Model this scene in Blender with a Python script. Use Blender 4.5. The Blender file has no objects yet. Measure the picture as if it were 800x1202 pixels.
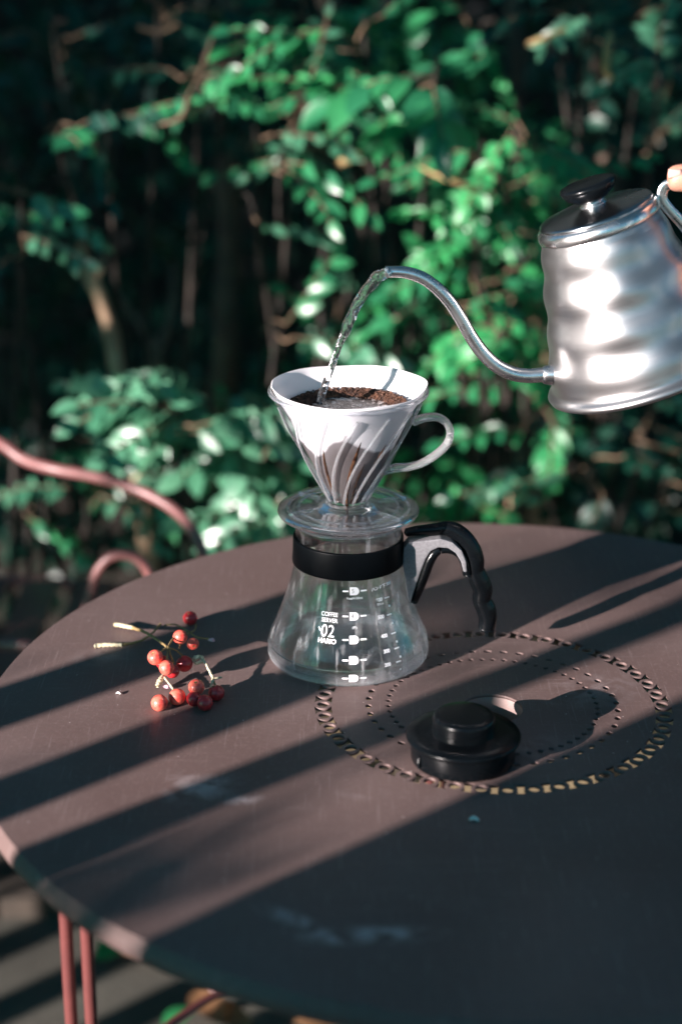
import bpy, bmesh, math, random
import numpy as np
from mathutils import Vector, Matrix, noise
random.seed(7); rng = np.random.default_rng(7)
PI = math.pi
sc = bpy.context.scene
COL = sc.collection

# ------------------------------------------------------------------ camera
TZ = 0.73                       # table top height
CZ = TZ + 0.5755; PITCH = 0.3594; FPX = 2030.0
cd = bpy.data.cameras.new('camera'); cam = bpy.data.objects.new('camera', cd); COL.objects.link(cam)
cam.location = (0, 0, CZ); cam.rotation_euler = (PI/2 - PITCH, 0, 0)
cd.sensor_fit = 'VERTICAL'; cd.sensor_height = 36; cd.lens = FPX/1202*36
cd.clip_start = 0.05; cd.clip_end = 200
cd.dof.use_dof = True; cd.dof.focus_distance = 1.275; cd.dof.aperture_fstop = 2.8
sc.camera = cam

# ------------------------------------------------------------------ light
AZ = math.radians(41.0)         # heading the light travels
EL = math.radians(14.2)
S_DIR = Vector((math.cos(AZ)*math.cos(EL), math.sin(AZ)*math.cos(EL), -math.sin(EL)))
sl = bpy.data.lights.new('sun', 'SUN'); sun = bpy.data.objects.new('sun', sl); COL.objects.link(sun)
sl.energy = 5.0; sl.angle = math.radians(0.5); sl.color = (1.0, 0.87, 0.84)
sun.rotation_euler = S_DIR.to_track_quat('-Z', 'Y').to_euler()
w = bpy.data.worlds.new('World'); sc.world = w; w.use_nodes = True
nt = w.node_tree; nt.nodes.clear()
sky = nt.nodes.new('ShaderNodeTexSky'); sky.sky_type = 'NISHITA'; sky.sun_disc = False
sky.sun_elevation = EL
# compass: direction TO the sun
sky.sun_rotation = math.atan2(-S_DIR.x, -S_DIR.y)
sky.ozone_density = 4.0
tint = nt.nodes.new('ShaderNodeMix'); tint.data_type = 'RGBA'; tint.blend_type = 'MULTIPLY'
tint.inputs[0].default_value = 1.0; tint.inputs[7].default_value = (0.14, 0.82, 0.84, 1)
bg = nt.nodes.new('ShaderNodeBackground'); bg.inputs[1].default_value = 0.05
wo = nt.nodes.new('ShaderNodeOutputWorld')
nt.links.new(sky.outputs[0], tint.inputs[6]); nt.links.new(tint.outputs[2], bg.inputs[0]); nt.links.new(bg.outputs[0], wo.inputs[0])
sc.view_settings.view_transform = 'Standard'; sc.view_settings.look = 'None'
sc.view_settings.exposure = 1.68; sc.view_settings.gamma = 1.0
sc.cycles.max_bounces = 14; sc.cycles.transparent_max_bounces = 32; sc.cycles.transmission_bounces = 14
sc.cycles.glossy_bounces = 6; sc.cycles.diffuse_bounces = 3
sc.cycles.caustics_refractive = True; sc.cycles.caustics_reflective = True
sc.cycles.sample_clamp_indirect = 4.0; sc.cycles.blur_glossy = 0.5

# ------------------------------------------------------------------ helpers
def at(px, py, Y):
    """pixel of the 800x1202 photograph -> world point at distance Y"""
    x = (px-400)/FPX; y = -(py-601)/FPX
    d = Vector((x, math.cos(PITCH)+y*math.sin(PITCH), -math.sin(PITCH)+y*math.cos(PITCH)))
    return Vector((0, 0, CZ)) + d*(Y/d.y)
def atz(px, py, Z):
    x = (px-400)/FPX; y = -(py-601)/FPX
    d = Vector((x, math.cos(PITCH)+y*math.sin(PITCH), -math.sin(PITCH)+y*math.cos(PITCH)))
    return Vector((0, 0, CZ)) + d*((Z-CZ)/d.z)
def proj(P):
    z = P[2]-CZ; d = P[1]*math.cos(PITCH)-z*math.sin(PITCH)
    return 400+FPX*P[0]/d, 601-FPX*(P[1]*math.sin(PITCH)+z*math.cos(PITCH))/d

def mat(name, base=(.5,.5,.5), rough=.5, metal=0, var=None, scale=20, bump=0, bscale=60, spec=.5, coat=0, trans=0, detail=4, rvar=0):
    m = bpy.data.materials.new(name); m.use_nodes = True; n = m.node_tree; b = n.nodes['Principled BSDF']
    b.inputs['Base Color'].default_value = (*base, 1); b.inputs['Roughness'].default_value = rough
    b.inputs['Metallic'].default_value = metal; b.inputs['Specular IOR Level'].default_value = spec
    if coat: b.inputs['Coat Weight'].default_value = coat; b.inputs['Coat Roughness'].default_value = .15
    tc = n.nodes.new('ShaderNodeTexCoord')
    nz = n.nodes.new('ShaderNodeTexNoise'); nz.inputs['Scale'].default_value = scale; nz.inputs['Detail'].default_value = detail
    n.links.new(tc.outputs['Object'], nz.inputs['Vector'])
    if var:
        r = n.nodes.new('ShaderNodeValToRGB'); r.color_ramp.elements[0].position = .35; r.color_ramp.elements[1].position = .65
        r.color_ramp.elements[0].color = (*base, 1); r.color_ramp.elements[1].color = (*var, 1)
        n.links.new(nz.outputs[0], r.inputs[0]); n.links.new(r.outputs[0], b.inputs['Base Color'])
    if rvar:
        mr = n.nodes.new('ShaderNodeMapRange'); mr.inputs[1].default_value = .3; mr.inputs[2].default_value = .7
        mr.inputs[3].default_value = rough-rvar; mr.inputs[4].default_value = rough+rvar
        n.links.new(nz.outputs[0], mr.inputs[0]); n.links.new(mr.outputs[0], b.inputs['Roughness'])
    if bump:
        n2 = n.nodes.new('ShaderNodeTexNoise'); n2.inputs['Scale'].default_value = bscale; n2.inputs['Detail'].default_value = 5
        n.links.new(tc.outputs['Object'], n2.inputs['Vector'])
        bp = n.nodes.new('ShaderNodeBump'); bp.inputs['Strength'].default_value = bump; bp.inputs['Distance'].default_value = .002
        n.links.new(n2.outputs[0], bp.inputs['Height']); n.links.new(bp.outputs[0], b.inputs['Normal'])
    return m

def obj(name, verts, faces, m=None, parent=None, smooth=True, loc=None):
    me = bpy.data.meshes.new(name); me.from_pydata([tuple(v) for v in verts], [], faces); me.update()
    if smooth: me.polygons.foreach_set('use_smooth', [True]*len(me.polygons))
    return link(name, me, m, parent, loc)
def link(name, me, m=None, parent=None, loc=None):
    if m is not None and not me.materials: me.materials.append(m)
    o = bpy.data.objects.new(name, me); COL.objects.link(o)
    if parent: o.parent = parent
    if loc is not None: o.location = loc
    return o
def tag(o, label=None, cat=None, group=None, kind=None):
    if label: o['label'] = label
    if cat: o['category'] = cat
    if group: o['group'] = group
    if kind: o['kind'] = kind
    return o
def empty(name, loc, label, cat, group=None):
    o = bpy.data.objects.new(name, None); COL.objects.link(o); o.location = loc; o.empty_display_size = .05
    return tag(o, label, cat, group)

def lathe(prof, seg=96, center=(0,0,0), closed=False, rfun=None):
    V = []; F = []; n = len(prof)
    for i in range(seg):
        a = 2*PI*i/seg
        for r, z in prof:
            rr = r if rfun is None else rfun(r, z, a)
            V.append((center[0]+rr*math.cos(a), center[1]+rr*math.sin(a), center[2]+z))
    m = n if closed else n-1
    for i in range(seg):
        j = (i+1) % seg
        for k in range(m):
            k2 = (k+1) % n
            F.append((i*n+k, j*n+k, j*n+k2, i*n+k2))
    return V, F
def cat_curve(pts, rad, sub=8):
    """Catmull-Rom through pts with radii"""
    P = [Vector(p) for p in pts]; R = list(rad) if hasattr(rad, '__len__') else [rad]*len(P)
    P2 = [P[0]*2-P[1]] + P + [P[-1]*2-P[-2]]; out = []; ro = []
    for i in range(1, len(P2)-2):
        for k in range(sub):
            t = k/sub; a, b, c, d = P2[i-1], P2[i], P2[i+1], P2[i+2]
            out.append(.5*((2*b)+(c-a)*t+(2*a-5*b+4*c-d)*t*t+(3*b-a-3*c+d)*t**3))
            ro.append(R[i-1]*(1-t)+R[i]*t)
    out.append(P[-1]); ro.append(R[-1])
    return out, ro
def tube(pts, rad, seg=10, sub=8, flat=(1,1), up=None, cap=True, rmod=None):
    P, R = cat_curve(pts, rad, sub) if sub else ([Vector(p) for p in pts], list(rad) if hasattr(rad,'__len__') else [rad]*len(pts))
    V = []; F = []; n = len(P); prev = None
    for i in range(n):
        t = (P[min(i+1,n-1)]-P[max(i-1,0)]).normalized()
        if prev is None:
            a = Vector(up) if up else (Vector((0,0,1)) if abs(t.z) < .9 else Vector((1,0,0)))
        else: a = prev
        if up: a = Vector(up)
        nrm = (a - t*a.dot(t)).normalized(); bn = t.cross(nrm); prev = nrm
        for k in range(seg):
            an = 2*PI*k/seg; r = R[i]
            if rmod: r *= rmod(i/n, an)
            V.append(P[i]+nrm*math.cos(an)*r*flat[0]+bn*math.sin(an)*r*flat[1])
    for i in range(n-1):
        for k in range(seg):
            k2 = (k+1) % seg; F.append((i*seg+k, i*seg+k2, (i+1)*seg+k2, (i+1)*seg+k))
    if cap:
        # rounded ends
        for end, sgn in ((0,-1),(n-1,1)):
            t = (P[end]-P[end-1 if end else 1]).normalized()
            c = len(V); V.append(P[end]+t*R[end]*.55*min(flat)); base = end*seg
            for k in range(seg):
                k2 = (k+1) % seg
                F.append((base+k, c, base+k2) if sgn > 0 else (base+k2, c, base+k))
    return V, F
class Acc:
    def __init__(s): s.V = []; s.F = []
    def add(s, vf):
        o = len(s.V); s.V += list(vf[0]); s.F += [tuple(i+o for i in f) for f in vf[1]]; return s
def box(x0, x1, y0, y1, z0, z1):
    V = [(x,y,z) for z in (z0,z1) for y in (y0,y1) for x in (x0,x1)]
    return V, [(0,2,3,1),(4,5,7,6),(0,1,5,4),(2,6,7,3),(0,4,6,2),(1,3,7,5)]
def bevel_mesh(o, wd, seg=2):
    bm = bmesh.new(); bm.from_mesh(o.data)
    bmesh.ops.bevel(bm, geom=bm.edges[:], offset=wd, segments=seg, affect='EDGES', profile=.6)
    bm.to_mesh(o.data); bm.free()
    o.data.polygons.foreach_set('use_smooth', [False]*len(o.data.polygons))
    return o
def recalc(o):
    bm = bmesh.new(); bm.from_mesh(o.data); bmesh.ops.recalc_face_normals(bm, faces=bm.faces[:]); bm.to_mesh(o.data); bm.free(); return o
def extrude_outline(pts, th):
    """pts: list of 3D points in an XZ-like plane; extrude +-th/2 along Y"""
    n = len(pts); V = [(p[0], p[1]-th/2, p[2]) for p in pts]+[(p[0], p[1]+th/2, p[2]) for p in pts]
    F = [tuple(range(n)), tuple(range(2*n-1, n-1, -1))]+[(i, i+n, (i+1)%n+n, (i+1)%n) for i in range(n)]
    return V, F

# ------------------------------------------------------------------ materials
def thin_glass(name, tint_c, edge_c, rough=.01, bump=0.0, bs=40, ior=1.5, edge_pow=2.2, gain=1.0):
    m = bpy.data.materials.new(name); m.use_nodes = True; n = m.node_tree; n.nodes.clear(); L = n.links.new
    out = n.nodes.new('ShaderNodeOutputMaterial'); mix = n.nodes.new('ShaderNodeMixShader')
    tr = n.nodes.new('ShaderNodeBsdfTransparent'); gl = n.nodes.new('ShaderNodeBsdfGlossy'); gl.inputs['Roughness'].default_value = rough
    fr = n.nodes.new('ShaderNodeFresnel'); fr.inputs[0].default_value = ior
    # longer path through the wall where it is seen edge on
    lw = n.nodes.new('ShaderNodeLayerWeight'); lw.inputs[0].default_value = .5
    pw = n.nodes.new('ShaderNodeMath'); pw.operation = 'POWER'; pw.inputs[1].default_value = edge_pow
    cm = n.nodes.new('ShaderNodeMix'); cm.data_type = 'RGBA'; cm.inputs[6].default_value = (*tint_c,1); cm.inputs[7].default_value = (*edge_c,1)
    L(lw.outputs['Facing'], pw.inputs[0]); L(pw.outputs[0], cm.inputs[0]); L(cm.outputs[2], tr.inputs[0])
    p5 = n.nodes.new('ShaderNodeMath'); p5.operation = 'POWER'; p5.inputs[1].default_value = 4.5; L(lw.outputs['Facing'], p5.inputs[0])
    g = n.nodes.new('ShaderNodeMath'); g.operation = 'MULTIPLY_ADD'; g.inputs[1].default_value = .9; g.inputs[2].default_value = .045*gain; g.use_clamp = True
    n.nodes.remove(fr)
    L(p5.outputs[0], g.inputs[0]); L(g.outputs[0], mix.inputs[0]); L(tr.outputs[0], mix.inputs[1]); L(gl.outputs[0], mix.inputs[2]); L(mix.outputs[0], out.inputs[0])
    if bump:
        tc = n.nodes.new('ShaderNodeTexCoord'); nz = n.nodes.new('ShaderNodeTexNoise'); nz.inputs['Scale'].default_value = bs; nz.inputs['Detail'].default_value = 2
        bp = n.nodes.new('ShaderNodeBump'); bp.inputs['Strength'].default_value = bump; bp.inputs['Distance'].default_value = .004
        L(tc.outputs['Object'], nz.inputs['Vector']); L(nz.outputs[0], bp.inputs['Height'])
        L(bp.outputs[0], gl.inputs['Normal']); L(bp.outputs[0], lw.inputs['Normal'])
    return m
def solid_glass(name, col=(.96,.98,1), ior=1.5, rough=0, transp=0.0):
    m = bpy.data.materials.new(name); m.use_nodes = True; n = m.node_tree; n.nodes.clear(); L = n.links.new
    out = n.nodes.new('ShaderNodeOutputMaterial'); g = n.nodes.new('ShaderNodeBsdfGlass')
    g.inputs['Color'].default_value = (*col,1); g.inputs['IOR'].default_value = ior; g.inputs['Roughness'].default_value = rough
    if transp:
        t = n.nodes.new('ShaderNodeBsdfTransparent'); mx = n.nodes.new('ShaderNodeMixShader'); mx.inputs[0].default_value = transp
        L(g.outputs[0], mx.inputs[1]); L(t.outputs[0], mx.inputs[2]); L(mx.outputs[0], out.inputs[0])
    else: L(g.outputs[0], out.inputs[0])
    return m
def add_painted_sheen(m, base_w, streak_w, blot_w, zs=2.0, col=(.85,.86,.88)):
    """white streaks and blotches painted on as bright reflections, blotches only toward one side"""
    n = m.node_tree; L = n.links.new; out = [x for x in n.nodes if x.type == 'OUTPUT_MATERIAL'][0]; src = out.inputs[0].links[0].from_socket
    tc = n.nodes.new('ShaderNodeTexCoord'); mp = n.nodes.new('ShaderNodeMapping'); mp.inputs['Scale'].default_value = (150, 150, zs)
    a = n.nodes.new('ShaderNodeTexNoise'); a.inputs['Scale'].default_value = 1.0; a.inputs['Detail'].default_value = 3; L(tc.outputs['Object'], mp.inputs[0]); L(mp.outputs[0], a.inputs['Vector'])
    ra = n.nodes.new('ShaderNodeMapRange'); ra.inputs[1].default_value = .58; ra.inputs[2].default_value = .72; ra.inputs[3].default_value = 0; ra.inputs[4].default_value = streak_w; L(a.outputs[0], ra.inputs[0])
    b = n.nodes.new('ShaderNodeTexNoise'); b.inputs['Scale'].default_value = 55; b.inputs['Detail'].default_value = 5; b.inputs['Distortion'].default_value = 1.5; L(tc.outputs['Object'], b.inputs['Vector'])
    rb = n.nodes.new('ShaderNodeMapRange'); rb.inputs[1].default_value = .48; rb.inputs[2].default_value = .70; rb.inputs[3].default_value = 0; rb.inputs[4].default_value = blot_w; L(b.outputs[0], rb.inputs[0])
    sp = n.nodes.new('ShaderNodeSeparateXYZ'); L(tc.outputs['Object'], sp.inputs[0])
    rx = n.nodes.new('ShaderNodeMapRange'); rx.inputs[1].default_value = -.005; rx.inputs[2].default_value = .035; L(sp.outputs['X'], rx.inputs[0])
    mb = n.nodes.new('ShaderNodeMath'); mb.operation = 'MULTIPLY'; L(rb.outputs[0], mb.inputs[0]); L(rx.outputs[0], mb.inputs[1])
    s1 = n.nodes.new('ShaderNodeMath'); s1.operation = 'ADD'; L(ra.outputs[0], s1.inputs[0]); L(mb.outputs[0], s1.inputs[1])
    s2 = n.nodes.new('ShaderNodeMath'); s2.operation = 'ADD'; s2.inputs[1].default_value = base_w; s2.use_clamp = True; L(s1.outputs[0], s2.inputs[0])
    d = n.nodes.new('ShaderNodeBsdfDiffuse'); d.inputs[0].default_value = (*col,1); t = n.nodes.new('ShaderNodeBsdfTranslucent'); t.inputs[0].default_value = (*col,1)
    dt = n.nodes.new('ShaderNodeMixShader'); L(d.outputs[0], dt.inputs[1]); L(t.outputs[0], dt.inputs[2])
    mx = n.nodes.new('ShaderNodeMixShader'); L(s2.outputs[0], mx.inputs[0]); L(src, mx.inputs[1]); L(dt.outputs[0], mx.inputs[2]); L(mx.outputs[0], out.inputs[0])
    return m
M = {}
M['server_glass'] = thin_glass('server_glass', (.985,.99,.99), (.78,.82,.83), bump=.10, bs=22, ior=1.5, gain=1.35)
M['dripper_glass'] = thin_glass('dripper_glass', (.975,.98,.99), (.74,.78,.84), rough=.03, bump=.25, bs=60, gain=1.5)
M['thick_glass'] = add_painted_sheen(solid_glass('thick_glass', (.97,.98,1), 1.49, transp=.3), .03, .0, .05)
M['rib_glass'] = add_painted_sheen(solid_glass('rib_glass', (.98,.99,1), 1.49, transp=.45), .16, 0, 0)
M['foot_glass'] = add_painted_sheen(solid_glass('foot_glass', (.97,.98,1), 1.49, transp=.3), .18, .0, .15)
M['server_wall'] = add_painted_sheen(solid_glass('server_wall', (.985,.99,.99), 1.5, transp=.42), .001, .32, .15)  # bright streaked reflections are put into this white layer
M['water'] = solid_glass('water', (1,1,1), 1.33)
_n = M['water'].node_tree; _t = _n.nodes.new('ShaderNodeTexCoord'); _z = _n.nodes.new('ShaderNodeTexNoise'); _z.inputs['Scale'].default_value = 130; _b = _n.nodes.new('ShaderNodeBump')
_b.inputs['Strength'].default_value = .9; _b.inputs['Distance'].default_value = .004
_n.links.new(_t.outputs['Object'], _z.inputs['Vector']); _n.links.new(_z.outputs[0], _b.inputs['Height']); _n.links.new(_b.outputs[0], [x for x in _n.nodes if x.type == 'BSDF_GLASS'][0].inputs['Normal'])
add_painted_sheen(M['water'], .025, 0, 0)
M['print'] = mat('white_print', (.85,.85,.87), .6)
M['black_plastic'] = mat('black_plastic', (.003,.004,.005), .24, spec=.25, bump=.05, bscale=900, rvar=.04, scale=80)
M['band'] = mat('band_plastic', (.002,.003,.004), .4, spec=.08, bump=.04, bscale=900)
M['sheen_grey_plastic'] = mat('sheen_grey_plastic', (.20,.20,.21), .45, var=(.15,.15,.16), scale=500, bump=.15, bscale=1500)
M['print_gap'] = mat('print_gap', (.16,.17,.18), .3)
M['seed'] = mat('specks', (.8,.8,.78), .7)
M['berry'] = mat('berry_skin', (.85,.18,.12), .40, var=(.66,.05,.04), scale=150, coat=.4, bump=.3, bscale=250)
M['berry_dark'] = mat('berry_skin_dark', (.55,.025,.03), .35, var=(.34,.010,.018), scale=220, coat=.3, bump=.3, bscale=250)
M['twig_tan'] = mat('twig_tan', (.34,.24,.10), .7, var=(.22,.14,.06), scale=200, bump=.4, bscale=500)
M['twig_pale'] = mat('twig_pale', (.66,.60,.42), .75, var=(.5,.42,.26), scale=200, bump=.4, bscale=500)
M['twig_tip'] = mat('twig_tip', (.75,.45,.55), .7)
M['crumb'] = mat('coffee_crumb', (.12,.05,.025), .7, var=(.02,.009,.006), scale=180, bump=.6, bscale=900)
M['steel'] = None
M['pink_metal'] = mat('pink_paint', (.20,.085,.08), .4, var=(.16,.065,.062), scale=30, bump=.1, bscale=200)
M['red_metal'] = mat('red_paint', (.14,.042,.038), .4, var=(.10,.032,.03), scale=30, bump=.1, bscale=200)
M['skin'] = mat('skin', (.46,.24,.165), .45, var=(.40,.18,.13), scale=45, bump=.25, bscale=500)
M['skin'].node_tree.nodes['Principled BSDF'].inputs['Subsurface Weight'].default_value = .15
M['skin'].node_tree.nodes['Principled BSDF'].inputs['Subsurface Radius'].default_value = (.01,.004,.002)
M['nail'] = mat('nail', (.72,.42,.36), .28)
M['shirt'] = mat('shirt', (.08,.1,.14), .85, bump=.5, bscale=700)
M['bark'] = mat('bark', (.10,.07,.05), .85, var=(.05,.036,.028), scale=28, bump=1, bscale=70)
M['bark_pale'] = mat('bark_pale', (.42,.30,.19), .85, var=(.24,.16,.10), scale=22, bump=1, bscale=60)
M['twig_brown'] = mat('twig_brown', (.10,.065,.04), .8, var=(.15,.10,.06), scale=60)
M['bark_dark'] = mat('bark_dark', (.030,.023,.018), .85, var=(.018,.014,.012), scale=28, bump=1, bscale=70)
M['fence_wood'] = mat('fence_wood', (.06,.045,.035), .75, var=(.035,.028,.024), scale=14, bump=.6, bscale=50)
M['backing_dark'] = mat('dark_backing', (.012,.016,.018), .9, var=(.022,.026,.026), scale=5, bump=.6, bscale=30)  # deep background shade is put into this near-black colour

# brushed steel
def steel():
    m = mat('brushed_steel', (.50,.49,.49), .2, metal=1)
    n = m.node_tree; b = n.nodes['Principled BSDF']
    tc = n.nodes.new('ShaderNodeTexCoord'); mp = n.nodes.new('ShaderNodeMapping'); mp.inputs['Scale'].default_value = (4, 4, 900)
    nz = n.nodes.new('ShaderNodeTexNoise'); nz.inputs['Scale'].default_value = 3; nz.inputs['Detail'].default_value = 6
    n.links.new(tc.outputs['Object'], mp.inputs[0]); n.links.new(mp.outputs[0], nz.inputs['Vector'])
    mr = n.nodes.new('ShaderNodeMapRange'); mr.inputs[3].default_value = .30; mr.inputs[4].default_value = .42
    n.links.new(nz.outputs[0], mr.inputs[0]); n.links.new(mr.outputs[0], b.inputs['Roughness'])
    bp = n.nodes.new('ShaderNodeBump'); bp.inputs['Strength'].default_value = .06; bp.inputs['Distance'].default_value = .0006
    n.links.new(nz.outputs[0], bp.inputs['Height']); n.links.new(bp.outputs[0], b.inputs['Normal'])
    return m
M['steel'] = steel()
M['steel_smooth'] = mat('polished_steel', (.84,.82,.81), .27, metal=1, rvar=.04, scale=60)

# leaves: glossy skin over slightly translucent green
def leaf_mat(name, a, b_, rough=.32, spec=.55):
    m = bpy.data.materials.new(name); m.use_nodes = True; n = m.node_tree; L = n.links.new
    b = n.nodes['Principled BSDF']; out = n.nodes['Material Output']
    b.inputs['Roughness'].default_value = rough; b.inputs['Specular IOR Level'].default_value = spec
    oi = n.nodes.new('ShaderNodeObjectInfo'); geo = n.nodes.new('ShaderNodeNewGeometry'); ad = n.nodes.new('ShaderNodeMath'); ad.operation = 'ADD'
    fc = n.nodes.new('ShaderNodeMath'); fc.operation = 'FRACT'
    L(oi.outputs['Random'], ad.inputs[0]); L(geo.outputs['Random Per Island'], ad.inputs[1]); L(ad.outputs[0], fc.inputs[0])
    r = n.nodes.new('ShaderNodeValToRGB'); r.color_ramp.elements[0].color = (*a,1); r.color_ramp.elements[1].color = (*b_,1)
    L(fc.outputs[0], r.inputs[0]); L(r.outputs[0], b.inputs['Base Color'])
    tl = n.nodes.new('ShaderNodeBsdfTranslucent'); hs = n.nodes.new('ShaderNodeHueSaturation'); hs.inputs['Value'].default_value = 1.5; hs.inputs['Saturation'].default_value = 1.1
    L(r.outputs[0], hs.inputs['Color']); L(hs.outputs[0], tl.inputs[0])
    mx = n.nodes.new('ShaderNodeMixShader'); mx.inputs[0].default_value = .3
    L(b.outputs[0], mx.inputs[1]); L(tl.outputs[0], mx.inputs[2]); L(mx.outputs[0], out.inputs[0])
    return m
M['leaf'] = leaf_mat('leaf_green', (.018,.14,.065), (.035,.23,.085))
M['leaf_bright'] = leaf_mat('leaf_fresh_green', (.024,.20,.07), (.038,.28,.09), rough=.38, spec=.4)
M['leaf_gloss'] = leaf_mat('leaf_glossy', (.045,.18,.10), (.09,.26,.15), rough=.34, spec=1.0)
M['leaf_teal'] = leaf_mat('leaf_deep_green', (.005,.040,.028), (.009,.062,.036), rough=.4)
M['leaf_brown'] = leaf_mat('leaf_dry', (.18,.09,.045), (.24,.13,.06), rough=.6)

# table paint with scuffs and smudges
def table_mat():
    m = mat('brown_table_paint', (.20,.130,.118), .46, spec=.16)
    n = m.node_tree; b = n.nodes['Principled BSDF']; L = n.links.new
    tc = n.nodes.new('ShaderNodeTexCoord')
    def nz(scale, det=6, dist=0, mp=None):
        t = n.nodes.new('ShaderNodeTexNoise'); t.inputs['Scale'].default_value = scale; t.inputs['Detail'].default_value = det; t.inputs['Distortion'].default_value = dist
        if mp:
            k = n.nodes.new('ShaderNodeMapping'); k.inputs['Scale'].default_value = mp[0]; k.inputs['Rotation'].default_value = mp[1]
            L(tc.outputs['Object'], k.inputs[0]); L(k.outputs[0], t.inputs['Vector'])
        else: L(tc.outputs['Object'], t.inputs['Vector'])
        return t
    def ramp(src, p0, p1, c0=(0,0,0,1), c1=(1,1,1,1)):
        r = n.nodes.new('ShaderNodeValToRGB'); r.color_ramp.elements[0].position = p0; r.color_ramp.elements[1].position = p1
        r.color_ramp.elements[0].color = c0; r.color_ramp.elements[1].color = c1; L(src, r.inputs[0]); return r
    def mixc(fac, a, bcol, k=1.0, typ='MIX'):
        x = n.nodes.new('ShaderNodeMix'); x.data_type = 'RGBA'; x.blend_type = typ
        mm = n.nodes.new('ShaderNodeMath'); mm.operation = 'MULTIPLY'; mm.inputs[1].default_value = k; L(fac, mm.inputs[0]); L(mm.outputs[0], x.inputs[0])
        L(a, x.inputs[6])
        if hasattr(bcol, 'links'): L(bcol, x.inputs[7])
        else: x.inputs[7].default_value = bcol
        return x
    big = nz(7, 5, .6); base = ramp(big.outputs[0], .3, .7, (.130,.087,.080,1), (.168,.120,.112,1))
    fine = nz(420, 3); f1 = mixc(ramp(fine.outputs[0], .55, .75).outputs[0], base.outputs[0], (.24,.175,.165,1), .4)
    scr = nz(9, 4, .3, ((60,2.5,1),(0,0,.9))); s1 = mixc(ramp(scr.outputs[0], .60, .70).outputs[0], f1.outputs[2], (.40,.32,.31,1), .2)
    scr2 = nz(8, 4, .2, ((1.5,70,1),(0,0,.5))); s2 = mixc(ramp(scr2.outputs[0], .62, .71).outputs[0], s1.outputs[2], (.40,.32,.31,1), .16)
    speck = n.nodes.new('ShaderNodeTexVoronoi'); speck.inputs['Scale'].default_value = 62; L(tc.outputs['Object'], speck.inputs['Vector'])
    s3 = mixc(ramp(speck.outputs['Distance'], .02, .045, (1,1,1,1), (0,0,0,1)).outputs[0], s2.outputs[2], (.66,.58,.56,1), .8)
    cur = s3
    # smudges: soft elliptical areas broken by noise (object coords, origin at table centre)
    def smudge(cx, cy, rx, ry, rot, k, prev, ns=45):
        mp = n.nodes.new('ShaderNodeMapping'); mp.vector_type = 'TEXTURE'
        mp.inputs['Location'].default_value = (cx, cy, 0); mp.inputs['Rotation'].default_value = (0,0,rot); mp.inputs['Scale'].default_value = (rx, ry, 1)
        L(tc.outputs['Object'], mp.inputs[0])
        sx = n.nodes.new('ShaderNodeVectorMath'); sx.operation = 'MULTIPLY'; sx.inputs[1].default_value = (1,1,0); L(mp.outputs[0], sx.inputs[0])
        ln = n.nodes.new('ShaderNodeVectorMath'); ln.operation = 'LENGTH'; L(sx.outputs[0], ln.inputs[0])
        g = ramp(ln.outputs['Value'], .2, 1.0, (1,1,1,1), (0,0,0,1)); q = nz(ns, 4, 1.2); gq = ramp(q.outputs[0], .42, .62)
        mu = n.nodes.new('ShaderNodeMath'); mu.operation = 'MULTIPLY'; L(g.outputs[0], mu.inputs[0]); L(gq.outputs[0], mu.inputs[1])
        return mixc(mu.outputs[0], prev.outputs[2], (.48,.42,.42,1), k)
    for (px, py, rx, ry, rot, k) in ((240,925,.034,.020,.5,.6),(285,938,.016,.009,.2,.7),(215,915,.014,.013,1.2,.5),(430,1098,.055,.011,.05,.95),(345,1080,.035,.009,-.6,.7),(425,930,.02,.012,0,.15),(700,810,.05,.03,.4,.28),(610,880,.05,.03,.2,.15),(120,770,.03,.02,.3,.2)):
        P = atz(px, py, TZ); cur = smudge(P.x-TC[0], P.y-TC[1], rx, ry, rot, k, cur)
    L(cur.outputs[2], b.inputs['Base Color'])
    rr = n.nodes.new('ShaderNodeMapRange'); rr.inputs[3].default_value = .36; rr.inputs[4].default_value = .58; L(big.outputs[0], rr.inputs[0]); L(rr.outputs[0], b.inputs['Roughness'])
    bp = n.nodes.new('ShaderNodeBump'); bp.inputs['Strength'].default_value = .22; bp.inputs['Distance'].default_value = .0006
    L(nz(300, 4).outputs[0], bp.inputs['Height']); L(bp.outputs[0], b.inputs['Normal'])
    return m
TC = (0.1105, 1.1326)
M['table'] = table_mat()

# ------------------------------------------------------------------ setting: ground, dark backing
M['ground'] = mat('paving', (.085,.082,.066), .9, var=(.05,.048,.038), scale=6, bump=.8, bscale=120, detail=9)
g = obj('ground', [(-60,-60,0),(60,-60,0),(60,60,0),(-60,60,0)], [(0,1,2,3)], M['ground'], smooth=False)
tag(g, kind='structure')
wall = obj('dark_backing', *box(-4.5, 4.5, 3.75, 3.95, 0, 2.8), M['backing_dark'], smooth=False)
tag(wall, 'dark backing added behind the shrubs, deep shade put into its colour', 'wall')
soil = obj('soil_bed', *box(-4.5, 4.5, 1.95, 3.75, -.01, .03), mat('soil', (.03,.024,.018), .95, var=(.05,.038,.028), scale=40, bump=1, bscale=90), smooth=False)
tag(soil, kind='structure')

path = obj('gravel_path', *box(-.12, 1.4, 2.0, 2.9, .02, .036), mat('pale_gravel', (.36,.28,.16), .95, var=(.24,.18,.10), scale=60, bump=1, bscale=120), smooth=False)
tag(path, kind='structure')
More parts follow.
